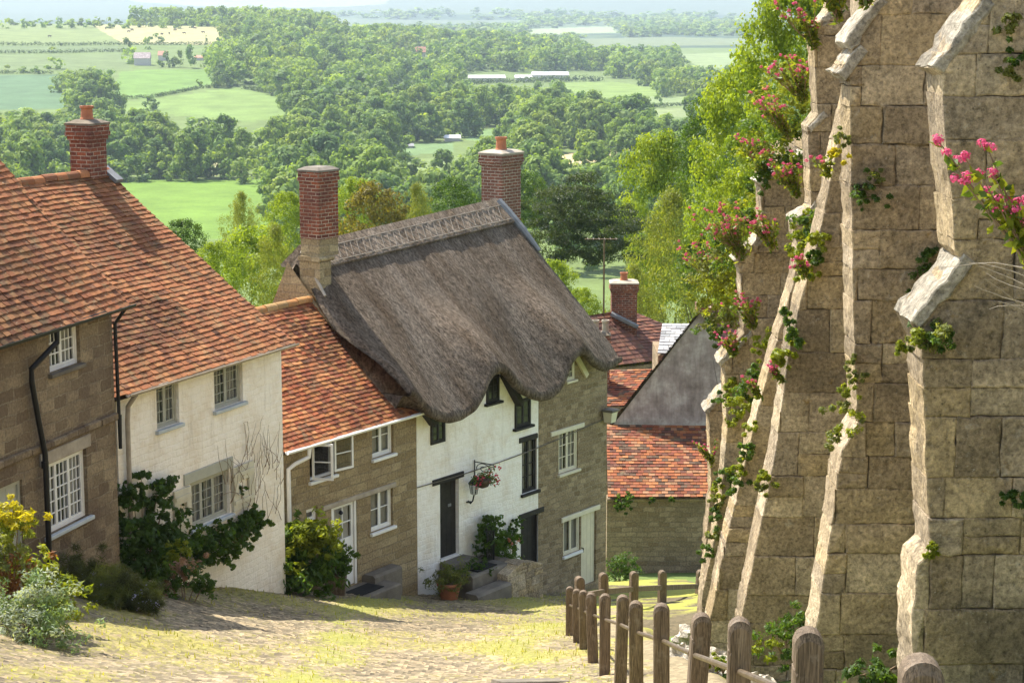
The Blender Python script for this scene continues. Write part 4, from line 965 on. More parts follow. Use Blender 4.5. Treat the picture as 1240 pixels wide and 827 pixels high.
BT = [  # (distance, thickness, outline as seen from top down the street side, far-right pixel, slopes that carry coping)
    (12.0, .50, [(1192, -60), (1186, 2), (1130, 84), (1141, 92), (1143, 150), (1148, 205), (1156, 305), (1166, 314), (1103, 392), (1116, 420), (1121, 560), (1126, 668), (1112, 684), (1104, 745), (1106, 1010)], 1700, [((1192, -2), (1130, 82)), ((1168, 310), (1102, 390))]),
    (15.5, .50, [(1064, -60), (1060, 0), (1024, 53), (1036, 58), (1014, 90), (1029, 96), (1031, 250), (1035, 440), (1038, 515), (1020, 545), (1003, 660), (986, 765), (984, 900)], 1420, [((1062, -2), (1022, 54)), ((1040, 56), (1012, 91))]),
    (19.5, .55, [(1042, -60), (1040, 60), (1023, 135), (1008, 205), (993, 280), (975, 345), (956, 420), (940, 540), (918, 650), (898, 748), (890, 840)], 1240, []),
    (23.5, .55, [(1014, -40), (1004, 12), (979, 44), (985, 52), (988, 100), (990, 138), (977, 154), (979, 165), (982, 250), (961, 272), (966, 300), (962, 338), (935, 430), (907, 540), (880, 650), (857, 762), (852, 840)], 1120, [((1008, 10), (977, 45)), ((996, 136), (975, 155)), ((988, 246), (958, 270))]),
    (27.5, .60, [(968, 188), (917, 222), (920, 228), (924, 280), (891, 317), (895, 325), (901, 403), (870, 438), (877, 447), (880, 520), (874, 600), (864, 660), (851, 715), (845, 800)], 1040, [((972, 186), (915, 222)), ((930, 278), (889, 317)), ((908, 400), (868, 439))]),
    (31.5, .60, [(872, 474), (855, 498), (859, 507), (861, 600), (856, 640), (852, 720), (848, 800)], 960, [((876, 472), (853, 499))]),
]
aw = empty('buttressed_wall', U(1000, 760, 16)); tag(aw, 'tall medieval stone retaining wall with stepped sloping buttresses on the right', 'wall'); AO = aw.location.copy()
for k, (D, T, pts, xr_, cop) in enumerate(BT):
    f = lambda p: (U(p[0], p[1], D).x - AO.x, U(p[0], p[1], D).z - AO.z)
    poly = [f(p) for p in pts] + [f((xr_, pts[-1][1])), f((xr_, pts[0][1]))]
    sc = 1 if D < 16 else 1.15
    mb = ashlar(poly, T - .02, 100 + k, (.24 * sc, .40 * sc), (.30 * sc, .8 * sc))
    mb.v = [(x, y + D - AO.y, z) for x, y, z in mb.v]
    b_ = mb.build('buttress', M['ashlar'], aw)
    c = MB(); ip = inset(poly, .022); c.prism(ip, lambda p: (p[0], D - AO.y + .03, p[1]), lambda p: (p[0], D - AO.y + T - .04, p[1])); c.build('mortar_core', M['mortar'], b_)
    rr = R(200 + k); s = MB()
    for a, e in cop: slab(s, f(a), f(e), .05, D - AO.y, D - AO.y + T, rr)
    if cop: s.build('coping', M['ashlar'], b_)
mb = MB()      # the wall face behind, from the near end to the last buttress, coursed blocks
wp = [(8.0, -6.2), (35.0, -12.6), (35.0, -2.6), (27.0, -1.6), (24, 1.2), (8.0, 1.6)]
rr = R(77); m2 = ashlar(wp, .3, 300, (.3, .5), (.4, 1.0))
m2.v = [(4.3 + .0 + y - AO.x - .0, u - AO.y, z - AO.z) for u, y, z in m2.v]
wf = m2.build('wall_face', M['ashlar'], aw)
c = MB(); c.prism(wp, lambda p: (4.34 - AO.x, p[0] - AO.y, p[1] - AO.z), lambda p: (4.9 - AO.x, p[0] - AO.y, p[1] - AO.z)); c.build('mortar_core', M['mortar'], wf)

# ---------------------------------------------------------------- fences
def post_mesh(pm, c, h, w=.135, rz=0.0, seed=0):
    rr = R(seed); r = w / 2; pr = [(-r, -.45), (r, -.45), (r, h - r - .1)]; nk = .012
    pr = pr + [(r - nk, h - r - .095), (r - nk, h - r - .085), (r, h - r - .08), (r, h - r)] + [(r * math.cos(t), h - r + r * math.sin(t)) for t in np.linspace(.2, math.pi - .2, 9)] + [(-r, h - r), (-r, h - r - .08), (-r + nk, h - r - .085), (-r + nk, h - r - .095), (-r, h - r - .1)]
    ca, sa = math.cos(rz), math.sin(rz); lean = rr.normal(0, .022, 2)
    def mp(p, y, s): 
        x = p[0] * s; zc = p[1] if s == 1 else (p[1] - h * .5) * (.5 * s + .5) + h * .5; return (c[0] + x * ca - y * sa + lean[0] * p[1], c[1] + x * sa + y * ca + lean[1] * p[1], c[2] + zc)
    n = len(pr); vs = []
    for y, s in ((-r, .86), (-r + .014, 1), (r - .014, 1), (r, .86)): vs += [mp(p, y, s) for p in pr]
    fs = [tuple(range(n))] + [tuple(range(3 * n, 4 * n))[::-1]]
    for k in range(3): fs += [(k * n + i, (k + 1) * n + i, (k + 1) * n + (i + 1) % n, k * n + (i + 1) % n) for i in range(n)]
    pm.add(vs, fs)
FB = [Vector((p.x, p.y, p.z - .95)) for p in FP]
fe = empty('post_fence', FB[4]); tag(fe, 'fence of round-topped oak posts with a steel rail running down the street', 'fence'); fo = FB[4]
for i, b in enumerate(FB):
    pm = MB(); post_mesh(pm, b - fo, .95, .122, math.radians(R(i).normal(-4, 3)), i); pm.build('post', M['post'], fe)
for i in range(len(FB) - 1):
    a, b = FB[i] - fo + Vector((0, 0, .66)), FB[i + 1] - fo + Vector((0, 0, .66)); d = (b - a).normalized(); pm = MB()
    pm.tube([a + d * .05, b - d * .05], .018, 10); pm.tube([a + d * .066, a + d * .085], .034, 10); pm.build('rail', M['steel'], fe)
cpx = [(703, 697.5, 33.5), (732, 693.5, 35.6), (767.5, 691.5, 37.6), (802, 690.7, 39.5), (847, 690, 41.5)]
pts = [U(*c) for c in cpx]; gd = [float(zs(min(p.x, 4), p.y)) for p in pts]
bs = [Vector((p.x, p.y, p.z - .78)) for p in pts]; fe = empty('post_fence', bs[2]); fo = bs[2]
tag(fe, 'short corner fence of oak posts with flat timber rails across the lane end', 'fence')
for i, b in enumerate(bs): pm = MB(); post_mesh(pm, b - fo, .78, .155, .3, 40 + i); pm.build('post', M['post'], fe)
st = [FB[-1] + Vector((0, 0, .17))] + bs
for i in range(len(st) - 1):
    a, b = st[i] - fo + Vector((0, 0, .42)), st[i + 1] - fo + Vector((0, 0, .42)); d = (b - a).normalized(); a, b = a + d * .08, b - d * .08; pm = MB(); sd = Vector((-d.y, d.x, 0)).normalized()
    pm.obox((a + b) / 2, (b - a) / 2, sd * .03, d.cross(sd) * .05); pm.build('rail', M['post'], fe)

# ---------------------------------------------------------------- small things at the house fronts
def gz(p): return float(zs(p.x, p.y))
# stone steps and planted terrace by the white cottage door
H = H4
e = empty('door_terrace', H.world(1.6, -.6, 0)); e.rotation_euler = H.e.rotation_euler; dz = H.px(545, 675)[1]
tag(e, 'rough stone step terrace under the black door of the white thatched front', 'steps')
def hl(x, y, z): return (x - 1.6, y + .6, z)
xd0, xd1 = d1[0], d1[2]; xt = H.px(604, 690)[0]
mb = MB(); a = hl(xd0 - .1, -.95, dz - 2.2); b = hl(xd1 + .55, -.02, dz - .16); mb.cbox(*a, *b, .04); mb.build('landing', M['stone_slab'], e)
mb = MB(); a = hl(xd0 - .05, -.4, dz - .155); b = hl(xd1 + .1, -.02, dz - .01); mb.cbox(*a, *b, .02); mb.build('step', M['stone_slab'], e)
mb = MB(); a = hl(xd0 - .45, -1.35, dz - 2.4); b = hl(xd1 + .1, -.96, dz - .42); mb.cbox(*a, *b, .05); mb.build('step', M['stone_slab'], e)
rr = R(55); wpoly = [(xd1 + .11 - 1.6, dz - 2.4), (xt - 1.6, dz - 2.4), (xt - 1.6, dz - .33), (xd1 + .7 - 1.6, dz - .12), (xd1 + .11 - 1.6, dz - .3)]
m2 = ashlar(wpoly, .4, 56, (.1, .2), (.16, .4)); m2.v = [(x, y - .62, z) for x, y, z in m2.v]; m2.build('rubble_wall', M['ashlar'], e)
mb = MB(); mb.prism(inset(wpoly, .03), lambda p: (p[0], -.58, p[1]), lambda p: (p[0], .52, p[1])); mb.build('infill', M['mortar'], e)
mb = MB(); q = hl(xd1 - .1, -.85, dz - .155); mb.cbox(q[0] - .35, q[1], q[2], q[0] + .35, q[1] + .42, q[2] + .02, .006)
o = mb.build('doormat', M['mat']); o.matrix_world = e.matrix_basis; o.location = e.location; o.rotation_euler = e.rotation_euler; tag(o, 'black doormat on the stone terrace before the black front door', 'doormat')
# iron railing
rl = empty('iron_railing', H.world(xd1 + .35, -.5, dz - .2)); rl.rotation_euler = H.e.rotation_euler; tag(rl, 'black wrought iron railing with scroll, standing on the terrace under the hanging basket', 'railing')
x_r = H.px(598, 650, -.5)[0] - (xd1 + .35); mb = MB(); mb.tube([(0, 0, .0), (0, 0, .78)], .014, 6); mb.tube([(x_r, 0, -.1), (x_r, 0, .7)], .014, 6); mb.build('upright', M['black_metal'], rl)
mb = MB(); mb.tube([(-.1, 0, .74), (x_r + .04, 0, .68)], .013, 6); mb.build('top_rail', M['black_metal'], rl)
for i in range(8): u = (i + 1) / 9; mb = MB(); mb.tube([(x_r * u, 0, .05 - .1 * u), (x_r * u, 0, .73 - .05 * u)], .007, 5); mb.build('baluster', M['black_metal'], rl)
mb = MB(); mb.tube([(x_r * .3 + .16 * math.cos(t) * (1 - t / 12), 0, .74 + .16 * math.sin(t) * (1 - t / 14)) for t in np.linspace(0, 2.6 * math.pi, 26)], .008, 5); mb.build('scroll', M['black_metal'], rl)
# wall lantern with bracket
def lantern(name, loc_, rz, label, s=1.0, metal='black_metal', arm=.16):
    e = empty(name, loc_, rz); tag(e, label, 'lantern')
    mb = MB(); mb.tube([(0, 0, -.12 * s), (0, -.05 * s, -.16 * s), (0, -arm * .8, -.1 * s), (0, -arm, 0)], .014 * s, 7); mb.lathe([(.045 * s, -.02), (.05 * s, 0), (.0, .01)], (0, -.01, -.13 * s), 10); mb.build('bracket', M[metal], e)
    mb = MB(); mb.lathe([(.02 * s, 0), (.055 * s, .02 * s), (.085 * s, .2 * s), (.08 * s, .2 * s)], (0, -arm, 0), 6); mb.build('glass_case', M['glass'], e)
    mb = MB(); mb.lathe([(.105 * s, .2 * s), (.09 * s, .23 * s), (.045 * s, .29 * s), (.02 * s, .3 * s), (.022 * s, .33 * s), (.004, .36 * s)], (0, -arm, 0), 6)
    for k in range(6):
        t = 2 * math.pi * k / 6; mb.tube([(.055 * s * math.cos(t), -arm + .055 * s * math.sin(t), .02 * s), (.087 * s * math.cos(t), -arm + .087 * s * math.sin(t), .2 * s)], .006 * s, 4)
    mb.build('lamp_top', M[metal], e); return e
q = H.px(566, 598); lantern('wall_lantern', H.world(q[0], -.02, q[1]), H.e.rotation_euler.z, 'black carriage lantern on the white wall beside the black front door', 1.25)
q = H.px(731, 500)
e = empty('wall_lamp', H.world(q[0], -.02, q[1]), H.e.rotation_euler.z); tag(e, 'squat square wall lamp on the corner of the grey stone front', 'lamp')
mb = MB(); mb.cbox(-.16, -.34, .06, .16, -.02, .12, .02); mb.build('lamp_top', M['stone_slab'], e); mb = MB(); mb.add([(-.13, -.3, .06), (.13, -.3, .06), (.13, -.04, .06), (-.13, -.04, .06), (-.1, -.26, -.2), (.1, -.26, -.2), (.1, -.06, -.2), (-.1, -.06, -.2)], [(4, 5, 1, 0), (5, 6, 2, 1), (6, 7, 3, 2), (7, 4, 0, 3), (7, 6, 5, 4)]); mb.build('shade', M['cream_wood'], e)
mb = MB(); mb.tube([(0, 0, 0), (0, -.06, 0)], .05, 8); mb.build('bracket', M['black_metal'], e)
# tv aerial behind
p0 = U(731, 375, 66.0); e = empty('tv_aerial', p0); tag(e, 'thin television aerial on a tall mast by the orange brick chimney', 'aerial'); ht = U(731, 289, 66).z - p0.z
mb = MB(); mb.tube([(0, 0, -1), (0, 0, ht)], .03, 6); mb.build('mast', M['steel'], e)
mb = MB(); mb.tube([(-.65, 0, ht - .02), (.45, 0, ht - .02)], .018, 5)
for k in range(6): mb.tube([(-.55 + k * .19, -.3, ht), (-.55 + k * .19, .3, ht)], .008, 4)
mb.build('antenna', M['steel'], e)
# hanging basket bracket (the basket itself is planted further down)
q = H.px(574, 562); e = empty('basket_bracket', H.world(q[0], -.02, q[1]), H.e.rotation_euler.z); tag(e, 'black scrolled iron bracket on the white wall holding the flower basket', 'bracket')
mb = MB(); mb.tube([(0, 0, .1), (0, 0, -.25)], .012, 6); mb.tube([(0, 0, .06), (0, -.5, .06), (0, -.54, .02)], .012, 6); mb.tube([(0, -.25 + .2 * math.cos(t) * (1 - t / 11), -.06 + .12 * math.sin(t) * (1 - t / 11)) for t in np.linspace(-.5, 8, 30)], .009, 5); mb.build('ironwork', M['black_metal'], e)
# door step of the small stone cottage
H = H3; x0, z0, x1, z1 = dr if False else H3.rect((402, 610), (433, 601), (433, 708), (402, 716))
w0 = H.world(x0 - .15, -.75, z0)
mb = MB(); mb.cbox(x0 - .2, -.75, z0 - .8, x1 + .45, -.01, z0 + .005, .03); o = mb.build('doorstep', M['stone_slab']); o.location = H.O; o.rotation_euler = H.e.rotation_euler; tag(o, 'worn stone doorstep in front of the white half-glazed door', 'doorstep')
mb = MB(); mb.cbox(x0 + .02, -.62, z0 + .006, x1 + .05, -.2, z0 + .024, .005); o = mb.build('doormat', M['mat']); o.location = H.O; o.rotation_euler = H.e.rotation_euler; tag(o, 'dark doormat on the step of the white half-glazed door', 'doormat')
mb = MB(); mb.cbox(x1 + .12, -.34, z0 - .5, x1 + 1.05, -.01, z0 + .16, .05); o = mb.build('stone_bench', M['stone_slab']); o.location = H.O; o.rotation_euler = H.e.rotation_euler; tag(o, 'low dark stone block at the wall foot right of the white door', 'stone block')
# drain slab in the street
p = U(642, 796, 21.0); p.z = gz(p) + .035; mb = MB(); mb.cbox(-.38, -.3, -.05, .38, .3, .025, .01); o = mb.build('drain_cover', M['stone_slab']); o.location = p; o.rotation_euler = (-.28, .05, .2); tag(o, 'dark flat drain slab set in the sunny cobbles near the fence', 'drain cover')
# boulders at the foot of the wall
bl = [(836, 745, 27, .2, 'white lichened boulder at the foot of the furthest lit buttress'), (868, 775, 20.5, .2, 'broad pale rock at the wall foot behind the middle fence posts'), (828, 772, 23.5, .15, 'small pale rock beside the path behind the fence'), (918, 800, 16.5, .16, 'rough stone at the bottom of the long sloping buttress')]
for i, (px, py, D, s, lab) in enumerate(bl):
    p = U(px, py, D); p.z = float(zs(p.x, p.y)) + .03; rr = R(i + 60); mb = MB(); n = 14; vs = []
    for j in range(9):
        th_ = math.pi * (j + .02) / 8.04
        for k in range(n):
            t = 2 * math.pi * k / n; d = 1 + .22 * math.sin(3 * t + i + 2 * th_) + .14 * math.sin(5 * th_ + 2 * t + i * 2) + rr.normal(0, .05); vs.append((s * 1.2 * d * math.sin(th_) * math.cos(t), s * d * math.sin(th_) * math.sin(t), s * .85 * d * math.cos(th_)))
    mb.add(vs, [(j * n + k, (j + 1) * n + k, (j + 1) * n + (k + 1) % n, j * n + (k + 1) % n) for j in range(8) for k in range(n)] , (.42, .39, .33))
    o = mb.build('boulder', M['ashlar']); o.location = p; tag(o, lab, 'boulder')
# ---------------------------------------------------------------- foliage tools
def leaf_quads(P, N, L, W, rr, bend=.0):
    """rhombus leaves centred at P with normals N, length L, width W"""
    n = len(P); a = rr.normal(size=(n, 3)); N = N / np.maximum(np.linalg.norm(N, axis=1, keepdims=True), 1e-6)
    a -= N * (a * N).sum(1, keepdims=True); a /= np.maximum(np.linalg.norm(a, axis=1, keepdims=True), 1e-6); b = np.cross(N, a)
    L = np.broadcast_to(L, (n,))[:, None] * .5; W = np.broadcast_to(W, (n,))[:, None] * .5
    return np.stack([P - a * L, P + b * W + a * L * .15, P + a * L, P - b * W + a * L * .15], 1)
def clumps(rr, cen, rad, npc, ls, lw, spread=.55, up=.35, col=((.06, .1, .02), (.1, .15, .03)), squash=.75, cvar=.18, out=.75):
    """leaf clumps: cen (m,3), rad (m,), npc leaves each"""
    m = len(cen); k = np.repeat(np.arange(m), npc); n = len(k)
    d = rr.normal(size=(n, 3)); d /= np.linalg.norm(d, axis=1, keepdims=True); r = rr.random(n) ** .4
    P = cen[k] + d * np.array([1, 1, squash]) * (rad[k] * r)[:, None]
    N = d * out + rr.normal(size=(n, 3)) * spread + np.array([0, 0, up])
    V = leaf_quads(P, N, ls * rr.uniform(.7, 1.3, n), lw * rr.uniform(.7, 1.3, n), rr)
    t = np.clip(rr.random(m)[k] * .7 + .3 * rr.random(n), 0, 1)[:, None]
    C = (np.array(col[0]) * (1 - t) + np.array(col[1]) * t) * rr.uniform(1 - cvar, 1 + cvar, (n, 1))
    return V, C
def crown_centres(rr, n, h, w, low=.25, kind='broad'):
    """clump centres inside a lumpy crown of height h, width w, standing on z=0"""
    out = []; 
    ph = rr.uniform(0, 6.28, 6)
    while len(out) < n:
        u = rr.uniform(low, 1.0); t = (u - low) / (1 - low)
        if kind == 'broad': r = .5 * w * math.sqrt(max(0, 1 - (2 * t - .82) ** 2 / 1.42)) 
        elif kind == 'oval': r = .5 * w * math.sin(math.pi * min(1, t * .9 + .1)) ** .7
        elif kind == 'cone': r = .5 * w * (1 - t) ** .7 + .05 * w
        else: r = .5 * w * math.sqrt(max(0, 1 - (2 * t - 1) ** 2))
        a = rr.uniform(0, 6.283); r *= 1 + .2 * math.sin(2 * a + ph[0] + 3 * t) + .14 * math.sin(5 * a + ph[1] - 4 * t)
        q = rr.random() ** .38; out.append((r * q * math.cos(a), r * q * math.sin(a), h * u))
    return np.array(out)
def trunk_mesh(rr, h, w, r0, limbs=7, lean=.05):
    mb = MB(); lx, ly = rr.normal(0, lean, 2) * h; pts = [(lx * u * u, ly * u * u, h * .72 * u - .6) for u in np.linspace(0, 1, 6)]
    mb.tube(pts, [r0 * (1.25 if i == 0 else 1 - .14 * i) for i in range(6)], 9)
    for i in range(limbs):
        u = rr.uniform(.3, .95); a = i * 2.4 + rr.normal(0, .4); L = w * rr.uniform(.28, .46); b = np.array([lx * u * u, ly * u * u, h * .72 * u - .6])
        q = [tuple(b + np.array([math.cos(a) * L * s, math.sin(a) * L * s, L * (.9 * s - .15 * s * s) * rr.uniform(.6, 1.0)])) for s in (0, .35, .7, 1)]
        mb.tube(q, [r0 * .45, r0 * .32, r0 * .2, r0 * .08], 6)
    return mb
TREES = {}
def tree_proto(kind, seed, h, w, ncl, npc, ls, lw, cr, col, low=.2, shape='broad', squash=.75, weep=0, mat='leaf', trunk=True, r0=.28, flat=None):
    rr = R(seed); cen = crown_centres(rr, ncl, h, w, low, shape)
    if flat: cen[:, 2] = np.round(cen[:, 2] / flat) * flat + rr.normal(0, .18, len(cen))
    rad = rr.uniform(.65, 1.35, len(cen)) * cr; V, C = clumps(rr, cen, rad, npc, ls, lw, col=col, squash=squash)
    if weep:
        n = len(V) // 2; k = rr.integers(0, len(V), n); dz = -rr.random(n) ** .7 * weep; W_ = V[k] + np.stack([rr.normal(0, .12, n), rr.normal(0, .12, n), dz], -1)[:, None, :]
        W_[:, :, 2] = W_[:, :1, 2] + (W_[:, :, 2] - W_[:, :1, 2]) * 1.6; V = np.concatenate([V, W_]); C = np.concatenate([C, C[k] * 1.1])
    me = quads_mesh('crown', V, C); me.materials.append(M[mat])
    tm = trunk_mesh(rr, h, w, r0) if trunk else None
    TREES[kind] = (me, tm, h, w)
    return me
Y1, Y2 = (.13, .20, .018), (.25, .32, .03)
tree_proto('sunny', 1, 14, 11, 190, 70, .34, .2, 1.0, (Y1, Y2))
tree_proto('willow', 2, 14, 10, 170, 60, .36, .10, .95, ((.13, .17, .03), (.22, .24, .045)), weep=2.6, shape='oval', low=.12)
tree_proto('copper', 3, 12, 9, 150, 70, .3, .19, .95, ((.09, .085, .02), (.20, .17, .025)))
tree_proto('green', 4, 14, 12, 200, 70, .34, .22, 1.05, ((.045, .095, .018), (.09, .15, .028)))
tree_proto('pine', 5, 13, 14, 230, 150, .36, .10, 1.2, ((.028, .05, .02), (.06, .08, .032)), squash=.42, low=.42, flat=1.5, r0=.36)
tree_proto('lush', 6, 18, 13, 190, 120, .36, .25, 1.35, ((.12, .19, .018), (.26, .32, .03)), low=.05)
TM = {}
for k, (me, tm, h, w) in TREES.items():
    o = tm.build('trunk', M['bark']); TM[k] = o.data; bpy.data.objects.remove(o)
def put_tree(kind, px, top, D, width_px, label, name='tree', cat='tree', group=None, rz=0.0, base=None, dx=0):
    me, _, h, w = TREES[kind]; tp = U(px, top, D); zb_ = float(zt(tp.x, D)) if base is None else base
    e = empty(name, (tp.x, D, zb_), rz); tag(e, label, cat, group)
    tot = (tp.z - zb_) / 1.03; sx = width_px / F * D * 1.03 / w; sc = min(tot / h, sx * 1.15 * (1.3 if kind in ('willow', 'lush') else 1))
    for nm, d in (('crown', me), ('trunk', TM[kind])):
        o = bpy.data.objects.new(nm, d); COL.objects.link(o); o.parent = e
        if nm == 'crown': o.location = (0, 0, tot - h * sc); o.scale = (sx, sx, sc)
        else: o.scale = (sx, sx, (tot - h * sc * .15) / h)
    return e
PT = [
    ('sunny', 302, 268, 78, 120, 'yellow-green leafy tree directly behind the small cottage roof'),
    ('willow', 292, 222, 96, 46, 'slim feathery tree rising above the yellow-green tree left of the brick chimney'),
    ('green', 222, 255, 92, 64, 'dark green bush-like tree behind the cream cottage roof slope'),
    ('sunny', 347, 222, 90, 64, 'bright yellow tree just left of the tall red chimney'),
    ('sunny', 262, 282, 70, 56, 'lime green tree low behind the edge of the cream cottage roof'),
    ('willow', 332, 262, 70, 70, 'drooping pale green tree beside the stone chimney base'),
    ('sunny', 428, 205, 104, 60, 'bright yellow tree just right of the tall red chimney'),
    ('copper', 452, 212, 98, 92, 'olive and copper tinted tree above the thatch ridge'),
    ('willow', 504, 212, 100, 56, 'yellow feathery tree above the middle of the thatch ridge'),
    ('green', 548, 206, 112, 82, 'dark green round tree left of the weathered chimney'),
    ('green', 634, 196, 130, 60, 'green tree just right of the weathered chimney top'),
    ('pine', 704, 208, 84, 148, 'dark spreading pine with bare limbs behind the thatched roof'),
    ('sunny', 672, 306, 76, 66, 'yellow-green tree in front of the pine beside the thatch edge'),
    ('sunny', 706, 340, 72, 52, 'low lime green tree behind the brown roof at the thatch end'),
    ('willow', 812, 222, 76, 118, 'tall feathery yellow-green birch right of the pine'),
    ('willow', 768, 312, 70, 62, 'small drooping tree behind the orange brick chimney'),
    ('lush', 800, 150, 96, 104, 'broad green tree behind the feathery birch'),
    ('lush', 895, 62, 60, 130, 'tall sunlit yellow-green tree behind the last buttresses'),
    ('green', 868, 96, 74, 96, 'dark green tree between the birch and the tall sunlit tree'),
    ('lush', 965, -50, 50, 150, 'very tall bright green tree behind the top of the buttressed wall'),
    ('green', 850, 270, 60, 60, 'dark leafy tree behind the birch beside the furthest buttress'),
    ('lush', 905, 190, 52, 90, 'leafy lime tree spilling over the furthest buttress top'),
]
for i, (k, px, top, D, wp_, lab) in enumerate(PT):
    put_tree(k, px, top, D, wp_, lab, {'pine': 'pine_tree'}.get(k, 'tree'), 'tree', None, i * 1.3)

# ---------------------------------------------------------------- trees of the valley
def far_proto(seed, n_cl, npc, ls, col, shape='broad'):
    rr = R(seed); cen = crown_centres(rr, n_cl, 1.0, 1.0, .08, shape); rad = rr.uniform(.7, 1.3, n_cl) * (.62 / n_cl ** .42)
    V, C = clumps(rr, cen, rad, npc, ls, ls * .8, spread=.22, up=.35, col=col, squash=.85, cvar=.12, out=1.0)
    return V, C
G = [((.08, .13, .02), (.13, .18, .03)), ((.06, .11, .02), (.10, .155, .028)), ((.095, .15, .02), (.155, .21, .035)), ((.09, .14, .03), (.14, .19, .05)), ((.07, .12, .03), (.11, .16, .04)), ((.11, .155, .025), (.17, .215, .04)), ((.055, .10, .025), (.09, .14, .035)), ((.085, .14, .02), (.135, .19, .03))]
G = [tuple(tuple(np.array(c) * np.array([1.03, 1.05, .9])) for c in g) for g in G]; HI = [];
for i in range(8):
    V, C = far_proto(20 + i, 40 + 3 * i, 60, .075, G[i], 'broad' if i % 2 else 'oval'); me = quads_mesh('tree', V, C); me.materials.append(M['leaf_far'])
    HI.append(me)
LOD = [[far_proto(40 + i, 12 + i, 20, .15, G[i], ('broad', 'oval', 'round')[i % 3]) for i in range(8)], [far_proto(50 + i, 8, 11, .26, G[i]) for i in range(8)], [far_proto(60 + i, 5, 7, .42, G[i]) for i in range(8)]]
def valley():
    rr = R(12); X = []; Y = []; H_ = []; W_ = []
    D = 300.0
    while D < 5600:
        s = max(12.5, D * .0074); x0 = -.285 * D; n = int(.52 * D / s) 
        x = x0 + (np.arange(n) + rr.uniform(-.4, .4, n)) * s; y = D + rr.uniform(-.4, .4, n) * s * 1.25
        X.append(x); Y.append(y); h = rr.uniform(11, 19, n) * np.where(rr.random(n) < .2, .6, 1); H_.append(h); W_.append(np.maximum(h * rr.uniform(.8, 1.15, n), s * .9)); D += s * 1.25
    X, Y, H_, W_ = map(np.concatenate, (X, Y, H_, W_)); Z = zt(X, Y); px, py = proj(X, Y, Z); _, pm = proj(X, Y, Z + H_ * .62); _, p9 = proj(X, Y, Z + H_ * .9)
    keep = np.ones(len(X), bool)
    for poly, c in FIELDS:
        for yy in (py, pm, (py + pm) / 2, p9): keep &= ~inpoly(px, yy, poly)
    for poly in ([(555, 88), (740, 86), (740, 102), (555, 102)], [(503, 58), (520, 58), (520, 74), (503, 74)], [(420, 160), (436, 160), (436, 170), (420, 170)], [(538, 163), (560, 163), (560, 175), (538, 175)], [(470, 173), (505, 173), (505, 183), (470, 183)], [(160, 64), (255, 64), (255, 82), (160, 82)]):
        for yy in (py, pm, (py + pm) / 2, p9): keep &= ~inpoly(px, yy, poly)
    dens = wave(X, Y, 60, .8) + .7 * wave(X, Y, 23, 2.2)
    keep &= (dens > np.interp(Y, [300, 500, 1500, 2500, 2900, 5600], [-.4, -.45, -.6, -.3, -.35, -.1]) + rr.normal(0, .15, len(X)))
    keep &= ~((Y > 5000) & (rr.random(len(X)) < .5)) & (px > -60) & (px < 1010) & (py < 330)
    keep &= ~((px > 55) & (px < 340) & (py > 214) & (Y < 700)) & ~((py > 212) & (px < 700) & (Y < 480) & (rr.random(len(X)) < .55))
    # extra single trees where the photograph shows them
    ex = [(222, 219, 52, 50), (100, 119, 30, 30), (92, 128, 24, 30), (155, 67, 20, 14), (178, 60, 14, 10), (255, 84, 12, 12), (243, 105, 9, 8), (263, 103, 14, 14), (182, 134, 16, 20), (72, 112, 22, 22), (115, 110, 26, 26), (135, 108, 22, 24), (64, 84, 14, 20), (8, 88, 8, 10), (28, 89, 8, 12), (44, 90, 8, 10), (805, 118, 22, 20), (797, 130, 14, 14), (250, 54, 9, 3), (66, 64, 6, 14), (215, 82, 24, 18), (230, 83, 26, 18), (200, 82, 18, 14), (252, 72, 10, 12), (190, 52, 9, 14), (275, 218, 24, 24), (300, 222, 34, 40), (322, 226, 28, 36), (345, 224, 30, 30)]
    ex += [(x, 33 + 2 * math.sin(x), 9 + 3 * math.sin(x * 1.7), 12) for x in range(-10, 275, 9)]
    ex += [(x, 218 + 3 * math.sin(x * 2.1), 40 + 12 * math.sin(x * .77), 44) for x in range(-20, 196, 26)] + [(x, 222 + 3 * math.sin(x), 32 + 10 * math.sin(x * .61), 38) for x in range(345, 580, 24)]
    EX = [(hit(a, b), c, d) for a, b, c, d in ex]
    X, Y, Z, H_, W_ = [np.concatenate([v[keep], e]) for v, e in zip((X, Y, Z, H_, W_), ([p.x for p, _, _ in EX], [p.y for p, _, _ in EX], [p.z for p, _, _ in EX], [c * p.y * 1.03 / F for p, c, _ in EX], [d * p.y * 1.03 / F for p, _, d in EX]))]
    dens2 = 1 + wave(X, Y, 75, 1.2) * .6; px, py = proj(X, Y, Z); pp = H_ / Y * F; order = np.argsort(-pp); n_ind = 290
    groups = [(-60, 280, 'trees along the far edge of the bright meadow on the left', 'rounded broadleaf tree in the belt bordering the bright meadow behind the left cottages'),
              (280, 560, 'trees in the valley behind the thatched roof', 'rounded green tree in the valley wood seen above the thatched ridge'),
              (560, 2000, 'trees in the valley right of the chimneys', 'rounded green tree in the valley wood between the weathered chimney and the buttresses')]
    for i in order[:n_ind]:
        o = bpy.data.objects.new('tree', HI[int(rr.integers(0, 8))]); COL.objects.link(o); o.location = (X[i], Y[i], Z[i] - H_[i] * .06); o.scale = (W_[i], W_[i] , H_[i] * 1.06); o.rotation_euler = (0, 0, rr.uniform(0, 6.28))
        g = next(g for g in groups if px[i] < g[1]); tag(o, g[3], 'tree', g[2])
    rest = order[n_ind:]; VV = []; CC = []
